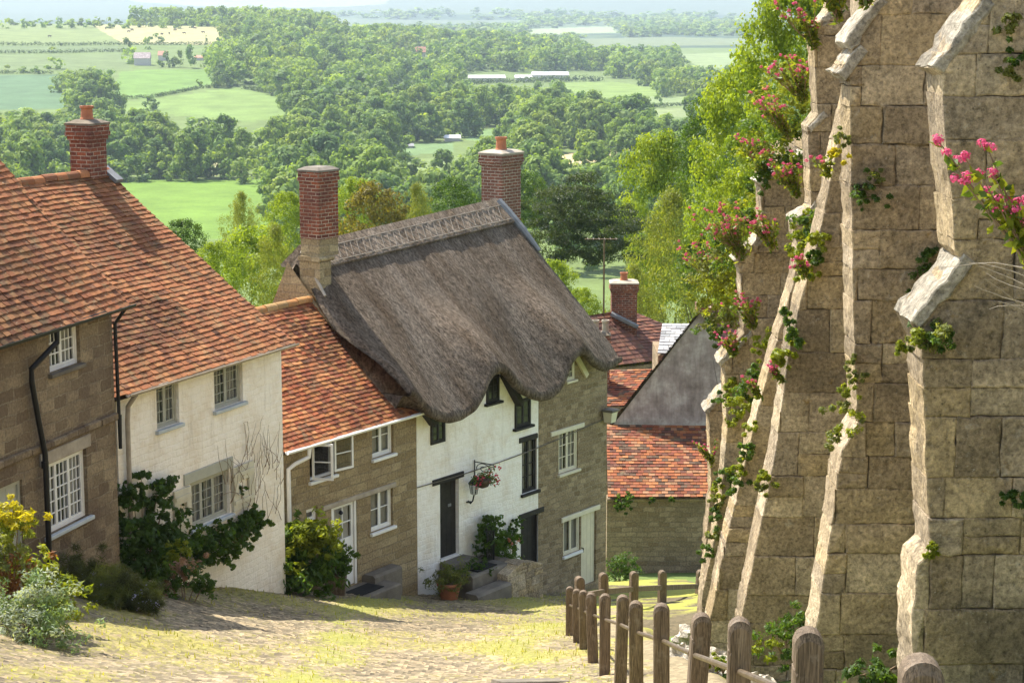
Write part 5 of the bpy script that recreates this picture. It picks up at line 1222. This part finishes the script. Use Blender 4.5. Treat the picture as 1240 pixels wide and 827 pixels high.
    for i in rest:
        lod = LOD[0 if pp[i] > 22 else 1 if pp[i] > 12 else 2]; V, C = lod[min(7, int((dens2[i] + rr.normal(0, .35)) * 4 % 8))]; a = rr.uniform(0, 6.28); ca, sa = math.cos(a), math.sin(a)
        v = V @ np.array([[ca, sa, 0], [-sa, ca, 0], [0, 0, 1]]) * np.array([W_[i], W_[i], H_[i]]) + np.array([X[i], Y[i], Z[i] - H_[i] * .1]); VV.append(v); CC.append(C * rr.uniform(.75, 1.2))
    me = quads_mesh('woodland', np.concatenate(VV), np.concatenate(CC)); print('valley trees', len(X), 'faces', len(me.polygons))
    tag(link('woodland', me, M['leaf_far']), kind='stuff')
valley()
def hedge(pts, hpx, label):
    rr = R(int(pts[0][0] + pts[0][1] * 7)); W = [hit(*p) for p in pts]; cen = []; h = hpx * W[0].y * 1.03 / F
    for a, b in zip(W, W[1:]):
        n = max(2, int((b - a).length / (h * .6)))
        for i in range(n): p = a.lerp(b, i / n); cen.append((p.x + rr.normal(0, h * .12), p.y + rr.normal(0, h * .12), float(zt(p.x, p.y)) + h * rr.uniform(.3, .55)))
    o0 = W[0]; cen = np.array(cen) - np.array(o0); V, C = clumps(rr, cen, rr.uniform(.45, .75, len(cen)) * h, 26, h * .3, h * .24, col=((.035, .06, .02), (.06, .09, .028)), squash=.9, spread=.35)
    o = link('hedge', quads_mesh('hedge', V, C), M['leaf_far']); o.location = o0; tag(o, label, 'hedge')
hedge([(-40, 55), (60, 56), (160, 55), (275, 55)], 5, 'long dark hedge at the foot of the top pale fields, upper left')
hedge([(-40, 65), (60, 65), (158, 63)], 5, 'second dark hedge below the top pale fields, upper left')
hedge([(-40, 90), (30, 90), (66, 90)], 5, 'short hedge above the blue-green field at the far left')
hedge([(135, 122), (190, 118.5), (240, 108), (290, 105)], 5, 'curving hedge between the two bright fields, upper left')
hedge([(295, 108), (335, 116), (345, 121)], 6, 'hedge at the right tip of the lower bright field')
hedge([(780, 131), (850, 127), (910, 127)], 5, 'hedge between the two right-hand fields by the buttresses')
hedge([(570, 103), (600, 101), (640, 101)], 7, 'clipped hedge in front of the long white barn')
hedge([(640, 101), (690, 99), (730, 99)], 8, 'tall dark hedge to the right of the long white barn')
# farms and barns
def barn(px, py, wpx, hpx, label, depth=12, roofm='barn_roof', wallm='render_grey', name='barn', cat='barn'):
    p = hit(px, py); k = p.y * 1.03 / F; w = wpx * k; h = hpx * k; e = empty(name, p, .08); tag(e, label, cat)
    mb = MB(); mb.box(-w / 2, 0, -1, w / 2, depth, h * .55); mb.build('wall', M[wallm], e)
    mb = MB(); mb.prism([(-.5, h * .552), (depth + .5, h * .552), (depth / 2, h)], lambda q: (-w / 2 - .4, q[0], q[1]), lambda q: (w / 2 + .4, q[0], q[1])); mb.build('roof', M[roofm], e)
M['barn_roof'] = simple('sheet_roof', (.62, .63, .62), .5, .1); M['pan_roof'] = simple('far_tiles', (.42, .2, .13), .8, .15)
barn(590, 99, 42, 7, 'long pale roofed barn, leftmost of the farm buildings on the middle rise'); barn(634, 99, 18, 7, 'small white barn between the two longer barns on the middle rise'); barn(667, 96, 42, 8, 'longest white roofed barn on the right of the middle rise')
barn(509, 72, 12, 14, 'pink walled farmhouse on the wooded rise in the centre', 9, 'pan_roof', 'pan_wall' if 'pan_wall' in M else 'render_grey', 'farmhouse', 'house')
barn(426, 168, 14, 7, 'blue-grey shed roof among trees left of centre', 9, 'lead', name='shed', cat='shed'); barn(548, 172, 18, 7, 'white roofed shed in the small fields above the thatch ridge', 9, name='shed', cat='shed'); barn(485, 180, 30, 5, 'long low grey shed above the thatch ridge', 9, 'lead', name='shed', cat='shed')
barn(172, 80, 18, 15, 'pale farmhouse among dark trees in the upper left fields', 9, 'slate', name='farmhouse', cat='house'); barn(197, 74, 10, 11, 'orange roofed farm cottage among the trees of the upper left fields', 8, 'pan_roof', name='farm_cottage', cat='house'); barn(243, 74, 14, 6, 'red roofed outbuilding at the right of the upper left farm', 8, 'pan_roof', name='outbuilding', cat='outbuilding')
# cattle
def cow_mesh():
    bm = bpy.data.meshes.new('cow'); vs = [(-1.0, 0, 1.25), (-.5, 0, 1.2), (.1, 0, 1.15), (.7, 0, 1.25), (1.0, 0, 1.35), (1.35, 0, 1.0), (1.6, 0, .75), (.7, .22, .6), (.72, .22, .02), (.7, -.22, .6), (.66, -.22, .02), (-.85, .22, .65), (-.95, .22, .02), (-.85, -.22, .65), (-.88, -.22, .02)]
    ed = [(0, 1), (1, 2), (2, 3), (3, 4), (4, 5), (5, 6), (3, 7), (7, 8), (3, 9), (9, 10), (0, 11), (11, 12), (0, 13), (13, 14)]; mb = MB()
    r = [.33, .40, .42, .36, .24, .17, .11, .13, .06, .13, .06, .17, .07, .17, .07]
    for a, b in ed: mb.tube([vs[a], vs[b]], [r[a], r[b]], 7)
    o = mb.build('cow', simple('cow_hide', (.10, .07, .05), .8, .4, 1)); return o
c0 = cow_mesh(); rr = R(3)
cows = [(60, 46), (128, 36), (138, 32), (149, 33), (156, 40), (160, 38), (172, 33), (196, 43), (205, 42), (212, 38), (219, 33), (223, 42), (236, 36), (246, 41)]
for i, (a, b) in enumerate(cows):
    o = c0 if i == 0 else c0.copy()
    if i: COL.objects.link(o)
    o.location = hit(a, b); o.scale = (1.2, 1.2, 1.2); o.rotation_euler = (0, 0, rr.uniform(0, 6.28)); tag(o, 'dark cow grazing in the pale hilltop fields at the upper left', 'cow', 'cattle grazing in the hilltop fields')
# ---------------------------------------------------------------- plants at the house fronts and on the wall
GRN = ((.05, .10, .018), (.10, .17, .025)); DKG = ((.042, .085, .02), (.085, .15, .03)); LIM = ((.14, .19, .02), (.26, .29, .03)); SIL = ((.22, .28, .22), (.40, .45, .38)); OLV = ((.11, .14, .035), (.19, .21, .06)); YEL = ((.33, .33, .02), (.5, .42, .03)); RST = ((.16, .07, .03), (.26, .12, .05)); PNK = ((.50, .045, .14), (.72, .14, .28)); WHT = ((.7, .7, .65), (.8, .78, .75))
def plant(name, label, cat, at, lumps, ls, lw, npc, cols, seed, flowers=None, stems=8, mat='leaf', squash=.8, spread=.5, up=.35, frame=None, group=None):
    """at: base point; lumps: (dx, dy, dz, r) balls of foliage; cols: one palette or one per lump"""
    rr = R(seed); e = empty(name, at, frame or 0.0); tag(e, label, cat, group); VV, CC = [], []
    for i, (x, y, z, r) in enumerate(lumps):
        c = cols[i % len(cols)] if isinstance(cols[0][0], (tuple, list)) else cols
        r = r * 1.3; n = max(9, int(22 * (r / .25) ** 1.2)); d = rr.normal(size=(n, 3)) * .62
        cen = np.array([x, y, z]) + d * np.array([1, 1, squash]) * r
        V, C = clumps(rr, cen, rr.uniform(.2, .42, n) * r, max(6, int(npc * .7)), ls, lw, spread=spread, up=up, col=c, cvar=.22, squash=squash); VV.append(V); CC.append(C)
    o = link('foliage', quads_mesh('foliage', np.concatenate(VV), np.concatenate(CC)), M[mat], e)
    if stems:
        mb = MB()
        for k in range(stems):
            x, y, z, r = lumps[k % len(lumps)]; a = rr.uniform(0, 6.28); mb.tube([(x * .3 + .04 * math.cos(a), y * .3 + .04 * math.sin(a), -.12), (x * .7, y * .7, z * .5), (x + r * .4 * math.cos(a), y + r * .4 * math.sin(a), z + r * .3)], [.012, .009, .004], 5)
        mb.build('stems', M['stem'], e)
    if flowers:
        n, fs, fc, rad = flowers; V_ = []; C_ = []
        for k in range(n):
            x, y, z, r = lumps[int(rr.integers(0, len(lumps)))]; d = rr.normal(size=3); d /= np.linalg.norm(d); d[2] = abs(d[2]) * .8; d[1] = -abs(d[1]); c = np.array([x, y, z]) + d * r * 1.02; m = 14
            dd = rr.normal(size=(m, 3)); P = c + dd * rad * .5; V_.append(leaf_quads(P, dd + np.array([0, -.3, .4]), fs, fs * .8, rr)); t = rr.random((m, 1)); C_.append(np.array(fc[0]) * (1 - t) + np.array(fc[1]) * t)
        link('flowers', quads_mesh('flowers', np.concatenate(V_), np.concatenate(C_)), M['petal'], e)
    return e
def gp(px, py, D): p = U(px, py, D); p.z = float(zs(p.x, p.y)); return p
def lump_px(base, items, D, yj=.0):      # lumps from photo positions at distance D: (px, py, radius px, dy)
    out = []
    for px, py, r, dy in items:
        p = U(px, py, D + dy) - base; out.append((p.x, p.y, p.z, r / F * D * 1.03))
    return out
def bush_px(name, label, cat, base, D, items, *a, **k):
    return plant(name, label, cat, base, lump_px(base, items, D), *a, **k)
b = gp(45, 782, 22); bush_px('shrub', 'silver-leaved shrub at the street edge, lower left', 'shrub', b, 22, [(30, 752, 30, 0), (55, 745, 30, .1), (15, 765, 26, -.1), (62, 765, 24, -.1), (42, 715, 24, .2), (20, 722, 24, .2)], .065, .018, 46, [SIL, ((.12, .19, .08), (.22, .30, .14))], 1, up=.8)
b = gp(52, 760, 23.2); bush_px('shrub', 'yellow-green leafy shrub behind the silver shrub, lower left', 'shrub', b, 23.2, [(48, 706, 25, 0), (66, 716, 22, 0), (35, 690, 20, .1), (72, 738, 20, 0), (55, 735, 24, 0)], .09, .035, 36, LIM, 2)
b = gp(0, 770, 23.0); bush_px('shrub', 'shrub with yellow and orange young leaves by the cottage door at the left edge', 'shrub', b, 23.0, [(14, 622, 16, 0), (4, 640, 18, 0), (24, 632, 12, 0), (0, 668, 22, 0), (12, 690, 20, 0), (2, 715, 26, 0), (-15, 650, 25, 0)], .085, .03, 34, [YEL, LIM, YEL, OLV, RST, RST, LIM], 3)
b = gp(128, 733, 27.6)
bush_px('lavender_bed', 'low grassy bed of lavender and tiny white flowers along the brown stone cottage', 'flower bed', b, 27.6, [(80, 722, 14, .2), (98, 728, 12, 0), (118, 730, 12, -.2), (182, 733, 9, -.3), (90, 712, 22, .6), (112, 714, 24, .3), (135, 716, 24, .1), (158, 718, 22, .1), (176, 722, 17, 0), (100, 694, 18, .8), (125, 698, 17, .8), (84, 728, 12, .1), (140, 729, 14, -.3), (165, 731, 12, -.3)], .20, .010, 80, [OLV, ((.06, .075, .03), (.11, .12, .05))], 4, flowers=(26, .03, ((.55, .55, .6), (.45, .4, .6)), .06), up=.1)
hz2 = H2.e.rotation_euler.z
def on_wall(h, items, y=-.12):      # lumps on a house wall, local to the house frame
    out = []
    for px, py, r in items: x, z = h.px(px, py, y); out.append((x, y, z, r))
    return out
def wall_plant(h, name, label, cat, items, *a, y=-.12, **k):
    L_ = on_wall(h, items, y); bx = sum(l[0] for l in L_) / len(L_); bz = min(l[2] for l in L_); o = h.world(bx, 0, bz)
    return plant(name, label, cat, o, [(x - bx, y_, z - bz, r) for x, y_, z, r in L_], *a, frame=h.e.rotation_euler.z, **k)
wall_plant(H2, 'climbing_shrub', 'dark climber trained up the cream wall left of the shuttered window', 'climber', [(155, 592, .15), (165, 602, .15), (150, 625, .22), (168, 640, .2), (190, 600, .2), (200, 585, .15), (188, 630, .24), (198, 655, .26), (180, 660, .28), (158, 655, .3), (205, 675, .25), (172, 575, .1), (150, 682, .3), (185, 690, .3)], .10, .06, 30, DKG, 5, stems=14)
wall_plant(H2, 'ivy', 'thick ivy spilling beneath the shuttered window of the cream cottage', 'ivy', [(234, 660, .17), (248, 657, .19), (264, 652, .19), (280, 646, .19), (295, 640, .18), (308, 634, .16), (318, 628, .12), (240, 676, .18), (258, 672, .19), (276, 665, .18), (294, 654, .15), (306, 622, .10), (228, 655, .12)], .085, .06, 34, [GRN, DKG], 6, y=-.16, stems=10)
wall_plant(H2, 'ivy_tuft', 'ivy tuft poking through the square hole of the right shutter', 'ivy', [(293, 590, .075)], .06, .045, 14, DKG, 7, y=-.03, stems=1); wall_plant(H2, 'ivy_tuft', 'ivy tuft poking through the square hole of the left shutter', 'ivy', [(220, 617, .085)], .06, .045, 14, DKG, 8, y=-.03, stems=1)
b = gp(222, 720, 30.5); bush_px('shrub', 'low mixed shrub with pale pink flower heads under the left shutter', 'shrub', b, 30.5, [(205, 700, 15, 0), (222, 690, 14, .2), (238, 702, 15, 0), (215, 672, 12, .4), (250, 706, 9, 0), (196, 712, 10, 0)], .09, .035, 30, [GRN, ((.30, .18, .14), (.42, .28, .22)), DKG, LIM], 9, up=.6)
b = gp(358, 716, 36.2); bush_px('bush', 'large glossy bush with yellow-green tips left of the half-glazed white door', 'bush', b, 36.2, [(342, 690, 22, 0), (362, 686, 24, -.1), (382, 690, 20, -.1), (350, 662, 22, .1), (372, 655, 22, 0), (390, 660, 16, -.1), (358, 644, 14, .1), (376, 644, 13, 0), (330, 706, 12, 0), (388, 646, 8, -.1), (335, 672, 15, .1)], .15, .055, 30, [DKG, DKG, GRN, GRN, LIM, LIM, GRN, LIM, DKG, LIM, DKG], 10, stems=8, spread=.4, up=.2)
p = gp(407, 716, 37.6); e = empty('wooden_planter', p); tag(e, 'square wooden planter standing beside the white half-glazed door', 'planter')
mb = MB(); mb.add([(-.17, -.17, -.1), (.17, -.17, -.1), (.17, .17, -.1), (-.17, .17, -.1), (-.21, -.21, .42), (.21, -.21, .42), (.21, .21, .42), (-.21, .21, .42), (-.18, -.18, .42), (.18, -.18, .42), (.18, .18, .42), (-.18, .18, .42), (-.18, -.18, .36), (.18, -.18, .36), (.18, .18, .36), (-.18, .18, .36)], [(0, 1, 5, 4), (1, 2, 6, 5), (2, 3, 7, 6), (3, 0, 4, 7), (4, 5, 9, 8), (5, 6, 10, 9), (6, 7, 11, 10), (7, 4, 8, 11), (8, 9, 13, 12), (9, 10, 14, 13), (10, 11, 15, 14), (11, 8, 12, 15)]); mb.build('tub', M['post'], e); mb = MB(); mb.box(-.178, -.178, .3, .178, .178, .37); mb.build('soil', M['mortar'], e)
plant('potted_shrub', 'glossy shrub growing in the square wooden planter', 'shrub', p + Vector((0, 0, .38)), [(0, 0, .18, .2), (.12, 0, .3, .17), (-.1, 0, .32, .16), (0, -.05, .45, .15)], .12, .05, 22, GRN, 11, spread=.4)
def pot(p, r, h, label, seed, lumps, cols, plabel, ls=.08, lw=.03, npc=26):
    e = empty('flower_pot', p); tag(e, label, 'flower pot'); mb = MB(); mb.lathe([(r * .68, -.05), (r * .72, 0), (r * .98, h * .8), (r * 1.06, h * .82), (r * 1.08, h), (r * .95, h), (r * .9, h * .85)], (0, 0, 0), 20); mb.build('pot_body', M['terracotta'], e, True)
    mb = MB(); mb.lathe([(r * .9, h * .8), (r * .9, h * .88), (.01, h * .9)], (0, 0, 0), 14); mb.build('soil', M['mortar'], e)
    plant('potted_plant', plabel, 'plant', p + Vector((0, 0, h * .86)), lumps, ls, lw, npc, cols, seed, stems=5)
p = H4.world(.22, -.7, 0); p.z = gz(p) + .03; pot(p, .25, .36, 'round terracotta pot at the corner of the white thatched front', 12, [(0, 0, .12, .26), (-.16, 0, .12, .2), (.16, 0, .12, .2), (0, -.1, .2, .2)], OLV, 'mounded green plant filling the round terracotta pot', .07, .02, 40)
p = U(750, 700, 50.5); p.z = float(zs(p.x, p.y)); plant('leafy_plant', 'dark green plant growing at the foot of the rubble wall below the low red roof', 'plant', p, [(0, 0, .2, .26), (.1, 0, .45, .2), (-.2, 0, .2, .22), (.3, 0, .15, .18)], .08, .03, 30, DKG, 13)
o = H4.world(xd1 + .7, -.35, dz - .2)
plant('leafy_plant', 'tall leafy plant growing behind the iron railing', 'plant', o, [(-.1, 0, .35, .2), (.15, .1, .45, .2), (.35, .15, .3, .22), (-.2, -.05, .75, .13), (.1, .1, .85, .14), (.3, .15, .75, .13), (0, 0, .1, .25), (.5, .2, .05, .2)], .10, .06, 16, GRN, 14, frame=H4.e.rotation_euler.z)
wall_plant(H4, 'climbing_rose', 'slender climbing rose with orange blooms on the white wall by the lower black door', 'rose', [(607, 690, .24), (612, 672, .2), (610, 658, .16), (618, 650, .14), (622, 640, .12), (626, 632, .1), (616, 662, .15), (624, 655, .1), (606, 704, .22)], .085, .05, 15, [DKG, GRN], 15, flowers=(7, .06, ((.7, .25, .1), (.75, .4, .3)), .05), y=-.15)
wall_plant(H4, 'trailing_plant', 'ferny green plants trailing over the rubble edge of the door terrace', 'plant', [(575, 688, .16), (588, 690, .18), (600, 694, .16), (580, 704, .1), (566, 690, .12)], .07, .03, 24, [DKG, GRN], 16, y=-.75)
b = gp(705, 704, 47.2); bush_px('shrub', 'dark rounded shrub below the small window of the grey stone front', 'shrub', b, 47.2, [(704, 684, 13, 0), (692, 690, 10, 0), (714, 690, 9, 0), (705, 675, 8, .1)], .09, .04, 26, DKG, 17)
# hanging basket
q = H4.px(584, 580, -.5); bo = H4.world(q[0], -.5, q[1]); e = empty('hanging_basket', bo, H4.e.rotation_euler.z); tag(e, 'hanging basket of red and pink flowers on the white thatched front', 'hanging basket')
mb = MB(); mb.lathe([(.03, -.2), (.13, -.16), (.2, -.05), (.22, .02), (.2, .02)], (0, 0, 0), 14, (.05, .09, .03)); mb.build('basket', M['bark'], e, True)
mb = MB(); q2 = H4.px(574, 562); dx_ = q2[0] - q[0]
for t in (0, 2.1, 4.2): mb.tube([(.2 * math.cos(t), .2 * math.sin(t), .02), (dx_, .0, q2[1] + .02 - q[1])], .006, 4)
mb.build('chain', M['black_metal'], e); rr = R(5); cen = np.array([(.0, 0, .1), (.2, 0, .05), (-.2, 0, .05), (.34, 0, -.05), (-.3, 0, 0), (.1, -.15, 0), (-.1, -.1, .12), (.42, 0, -.15), (.2, -.1, .2)])
V, C = clumps(rr, cen, np.full(9, .13), 26, .07, .035, col=GRN); link('foliage', quads_mesh('foliage', V, C), M['leaf'], e)
V, C = clumps(rr, cen + rr.normal(0, .05, cen.shape) + np.array([0, -.05, .02]), np.full(9, .14), 9, .06, .05, col=((.55, .02, .03), (.65, .12, .2))); link('flowers', quads_mesh('flowers', V, C), M['petal'], e)
# bare winter twigs on the cream wall
rr = R(21); mb = MB(); o = H2.world(4.6, -.02, -3.2)
for k in range(46):
    x0_, z0_ = H2.px(rr.uniform(268, 338), rr.uniform(545, 640)); x, z = x0_ - 4.6, z0_ + 3.2; pts_ = [(x, -.03, z)]; a = rr.uniform(.9, 2.3)
    for s_ in range(6): a += rr.normal(0, .25); x += .13 * math.cos(a); z += .13 * math.sin(a); pts_.append((min(x, L2 - 4.62), -.03 - rr.random() * .04, min(z, 1.9)))
    mb.tube(pts_, [.007, .006, .005, .0045, .004, .003, .002], 4)
e = mb.build('bare_climber', M['stem']); e.location = o; e.rotation_euler = (0, 0, hz2); tag(e, 'bare brown climber twigs spread over the right side of the cream wall', 'climber')
# weeds on the dark wall top
b = U(752, 604, 52.8); bush_px('wall_weeds', 'leafy weeds sprouting on the rubble wall top below the low red roof', 'weeds', b, 52.8, [(752, 606, 6, 0), (760, 604, 5, 0), (756, 614, 5, 0), (790, 604, 3, 0), (815, 605, 3, 0)], .09, .05, 20, GRN, 22, stems=3)
# --- valerian and creepers on the buttressed wall
def valerian(px, py, D, s, n, label, seed, lean=(-.5, -.25), leaves=True, name='valerian', hs=.72):
    rr = R(seed); b = U(px, py, D); e = empty(name, b); tag(e, label, 'flowering plant'); mb = MB(); LV = []; LC = []; FV = []; FC = []
    for k in range(n):
        a = rr.uniform(0, 6.28); L = s * rr.uniform(.55, 1.1); tip = np.array([lean[0] * L * rr.uniform(.2, 1.4) + .25 * L * math.cos(a), lean[1] * L + .25 * L * math.sin(a), L * rr.uniform(.6, 1.0)])
        q = [np.array([.0, 0, 0]) + rr.normal(0, .05 * s, 3), tip * .5 + np.array([0, 0, -.04 * s]), tip]; mb.tube([tuple(v) for v in q], [.006, .005, .003], 4)
        m = 20; t = rr.random((m, 1)); P = q[0] * (1 - t) + tip * t; LV.append(leaf_quads(P + rr.normal(0, .03 * s, (m, 3)), rr.normal(size=(m, 3)) + np.array([0, -.3, .6]), .085 * rr.uniform(.8, 1.3, m), .034, rr)); tt = rr.random((m, 1)); LC.append(np.array(GRN[0]) * (1 - tt) + np.array(LIM[1]) * tt)
        for h in range(int(rr.integers(1, 4))):
            c = tip + rr.normal(0, .045 * hs, 3) * (h > 0); m = 34; dd = rr.normal(size=(m, 3)); dd /= np.linalg.norm(dd, axis=1, keepdims=True); FV.append(leaf_quads(c + dd * np.array([1, 1, .75]) * .036 * hs * rr.uniform(.5, 1, (m, 1)), dd + np.array([0, 0, .3]), .02 * hs, .015 * hs, rr)); t = rr.random((m, 1)); FC.append(np.array(PNK[0]) * (1 - t) + np.array(PNK[1]) * t)
    mb.build('stems', M['stem'], e)
    if leaves: link('foliage', quads_mesh('foliage', np.concatenate(LV), np.concatenate(LC)), M['leaf'], e)
    link('flowers', quads_mesh('flowers', np.concatenate(FV), np.concatenate(FC)), M['petal'], e)
    return e
VL = [(1016, 20, 19.2, .5, 22, 'pink valerian crowning the top of the long sloping buttress'), (985, 58, 23.3, .55, 22, 'pink valerian by the upper pale coping left of the long sloping buttress'), (972, 120, 24.5, .6, 24, 'pink valerian below the topmost pale coping, against the bright tree'), (955, 165, 26, .6, 24, 'pink valerian at the second coping step, against the bright tree'),
      (930, 215, 27.3, .6, 20, 'pink valerian over the highest coping of the small far buttress'), (965, 235, 23.3, .5, 20, 'pink valerian hanging by the third coping step'), (898, 310, 27.2, .8, 36, 'big pink valerian bush at the middle coping of the small far buttress'), (875, 350, 29.5, .8, 34, 'pink valerian on the silhouette just above the grey gable apex'), (935, 300, 25, .5, 18, 'pink valerian in the hollow beneath the third coping step'), (912, 395, 26.8, .5, 16, 'pink valerian at the lowest coping of the small far buttress'), (862, 560, 31, .4, 12, 'small pink valerian low on the furthest buttress'),
      (1004, 215, 19.35, .25, 6, 'pink valerian sprig near the top of the long sloping buttress edge'), (976, 335, 19.35, .25, 6, 'pink valerian on the upper middle of the long sloping buttress edge'), (948, 462, 19.35, .2, 5, 'pink valerian on the lower middle of the long sloping buttress edge'), (918, 480, 23.4, .28, 7, 'pink valerian on the second long slope, left of the long sloping buttress'), (890, 430, 27.3, .4, 14, 'pink valerian beneath the lowest coping, beside the grey gable'), (1050, 5, 15.4, .4, 14, 'pink valerian on the top coping of the upright second buttress')]
for i, v in enumerate(VL): valerian(*v, 300 + i)
valerian(1262, 330, 9.5, .62, 26, 'large deep pink valerian hanging in at the right edge, nearest flowers of all', 320, (-.45, -.1), hs=.85)
def crev(px, py, D, items, label, seed, cols=GRN, ls=.07, lw=.04, npc=26, name='wall_plant', cat='plant', **k):
    b = U(px, py, D); return bush_px(name, label, cat, b, D, items, ls, lw, npc, cols, seed, **k)
CR = [(990, 300, 19.4, [(992, 292, 9, 0), (986, 312, 9, 0), (980, 330, 8, 0)], 'green trailing plant on the upper part of the long sloping buttress edge', [LIM, GRN]),
      (898, 560, 23.4, [(904, 545, 10, 0), (898, 565, 10, 0), (892, 585, 9, 0), (910, 520, 8, 0)], 'green creeper running down the second long slope from the left', [GRN, LIM]),
      (862, 640, 27.4, [(866, 625, 9, 0), (862, 645, 9, 0), (858, 668, 8, 0), (868, 605, 7, 0)], 'green creeper low on the small far buttress by the rubble wall', [GRN, OLV]),
      (1040, 470, 15.42, [(1034, 455, 7, 0), (1030, 440, 6, 0)], 'small moss patch above the hanging yellow moss', [OLV]),
      (878, 470, 27.4, [(882, 465, 10, 0), (876, 485, 9, 0), (886, 505, 9, 0)], 'leafy green plant on the furthest lit slope beside the grey gable', [LIM, GRN]),
      (905, 290, 28.5, [(880, 300, 22, 0), (895, 275, 20, .3), (870, 325, 20, .2), (885, 340, 20, 0), (905, 255, 18, .3), (865, 360, 16, .3), (875, 385, 16, .2), (920, 240, 14, 0), (868, 405, 12, .3), (858, 345, 14, .6)], 'mass of creeper and pale seed heads over the small far buttress', [GRN, LIM, OLV, LIM]),
      (945, 150, 27, [(955, 110, 22, 0), (940, 150, 24, .2), (960, 150, 18, 0), (930, 185, 22, .2), (950, 190, 18, 0), (968, 90, 14, -.5), (970, 130, 14, -.6), (925, 215, 12, 0)], 'yellow-green creeper covering the wall top beside the bright tall tree', [LIM, GRN, LIM]),
      (975, 280, 22.8, [(972, 285, 16, 0), (985, 270, 14, -.2), (965, 305, 13, 0), (990, 290, 10, -.3), (1000, 262, 9, -.4)], 'bright leafy plant rooted between the two long sloping buttresses', [LIM, GRN]),
      (905, 410, 26.6, [(922, 415, 12, 0), (905, 470, 15, 0), (900, 490, 12, 0), (915, 452, 10, 0)], 'leafy green plant beneath the lowest coping of the small far buttress', [LIM, GRN]),
      (955, 420, 19.3, [(952, 425, 12, 0), (960, 410, 9, 0), (945, 435, 8, 0), (953, 385, 7, 0)], 'green plant clinging halfway up the long sloping buttress', [LIM, GRN]),
      (882, 570, 28, [(882, 575, 9, -.6), (872, 590, 8, -.6), (890, 585, 7, -.6)], 'small green plant in a joint low on the far buttress', [GRN, LIM]),
      (926, 580, 19.3, [(926, 578, 8, -.05), (924, 592, 6, -.05)], 'little mossy tuft low on the long sloping buttress', [LIM, OLV]),
      (1022, 510, 15.35, [(1025, 490, 12, 0), (1022, 510, 14, 0), (1018, 528, 11, 0), (1028, 472, 8, 0)], 'hanging yellow moss on the edge of the upright second buttress', [OLV, LIM]),
      (1130, 400, 11.9, [(1128, 405, 16, 0), (1142, 400, 17, 0), (1112, 410, 13, 0), (1150, 412, 11, 0), (1100, 415, 9, 0), (1090, 422, 5, 0)], 'dark leafy fern tuft under the lower coping of the nearest buttress', [DKG, OLV, LIM]),
      (1125, 330, 15.4, [(1128, 325, 15, 0), (1120, 345, 13, 0), (1132, 305, 10, 0)], 'dark plant in the angle behind the nearest buttress', [DKG]),
      (1052, 230, 15.42, [(1052, 228, 13, 0), (1048, 245, 10, 0), (1058, 215, 8, 0)], 'dark fern growing from a joint high on the second buttress', [DKG, DKG, OLV]),
      (1125, 660, 11.95, [(1128, 662, 5, 0), (1126, 672, 5, 0)], 'tiny green sprig on the nearest buttress above its bulging foot', [LIM]),
      (1232, 605, 11.9, [(1234, 608, 9, 0), (1225, 600, 6, 0)], 'dark green tuft in a joint at the right edge of the nearest buttress', [DKG]),
      (1012, 170, 15.4, [(1018, 165, 8, 0), (1014, 185, 7, 0)], 'ochre moss tuft where the long slope meets the second buttress', [OLV, YEL]),
      (1225, 40, 11.9, [(1228, 30, 12, 0), (1232, 60, 10, 0), (1226, 85, 9, 0)], 'ochre and green moss at the top right corner of the nearest buttress', [OLV, GRN])]
for i, (px, py, D, it, lab, cols) in enumerate(CR):
    fern = D < 16; crev(px, py, D, it, lab, 400 + i, cols, .036 if fern else .055, .014 if fern else .032, 70 if fern else 50, stems=0)
for i, (px, py, D, it, lab, cols) in enumerate([(955, 775, 17.3, [(950, 770, 18, 0), (968, 755, 16, .1), (935, 785, 14, -.1), (975, 780, 14, 0), (945, 800, 12, -.2)], 'green ferny shrub at the foot of the wall between the second and third buttresses', [GRN, DKG, LIM]), (1065, 812, 13.4, [(1060, 812, 20, 0), (1085, 808, 20, 0), (1040, 820, 14, 0), (1075, 830, 16, -.1)], 'dark ferns at the foot of the nearest buttress', [DKG, GRN]), (872, 800, 19.6, [(870, 800, 8, 0), (885, 806, 8, 0), (858, 806, 6, 0)], 'weedy tuft among the rocks behind the fence', [LIM, GRN])]):
    crev(px, py, D, it, lab, 450 + i, cols, .06, .02, 40, name='fern', cat='fern', stems=4)
# dry twigs at the right edge
rr = R(31); mb = MB(); o = U(1262, 370, 10.5)
for k in range(9):
    p = np.array([rr.uniform(-.02, .1), 0, rr.uniform(-.1, .2)]); d = np.array([-1, rr.uniform(-.4, .1), rr.uniform(-.35, .35)]); pts_ = [tuple(p)]
    for s_ in range(6): d = d + rr.normal(0, .12, 3); p = p + d * .07 * rr.uniform(.7, 1.3); pts_.append(tuple(p))
    mb.tube(pts_, [.004, .0038, .0035, .003, .0027, .002, .0015], 4)
e = mb.build('dry_twigs', M['lintel']); e.location = o; tag(e, 'dry bare twigs reaching in from the right edge below the nearest valerian', 'twigs')
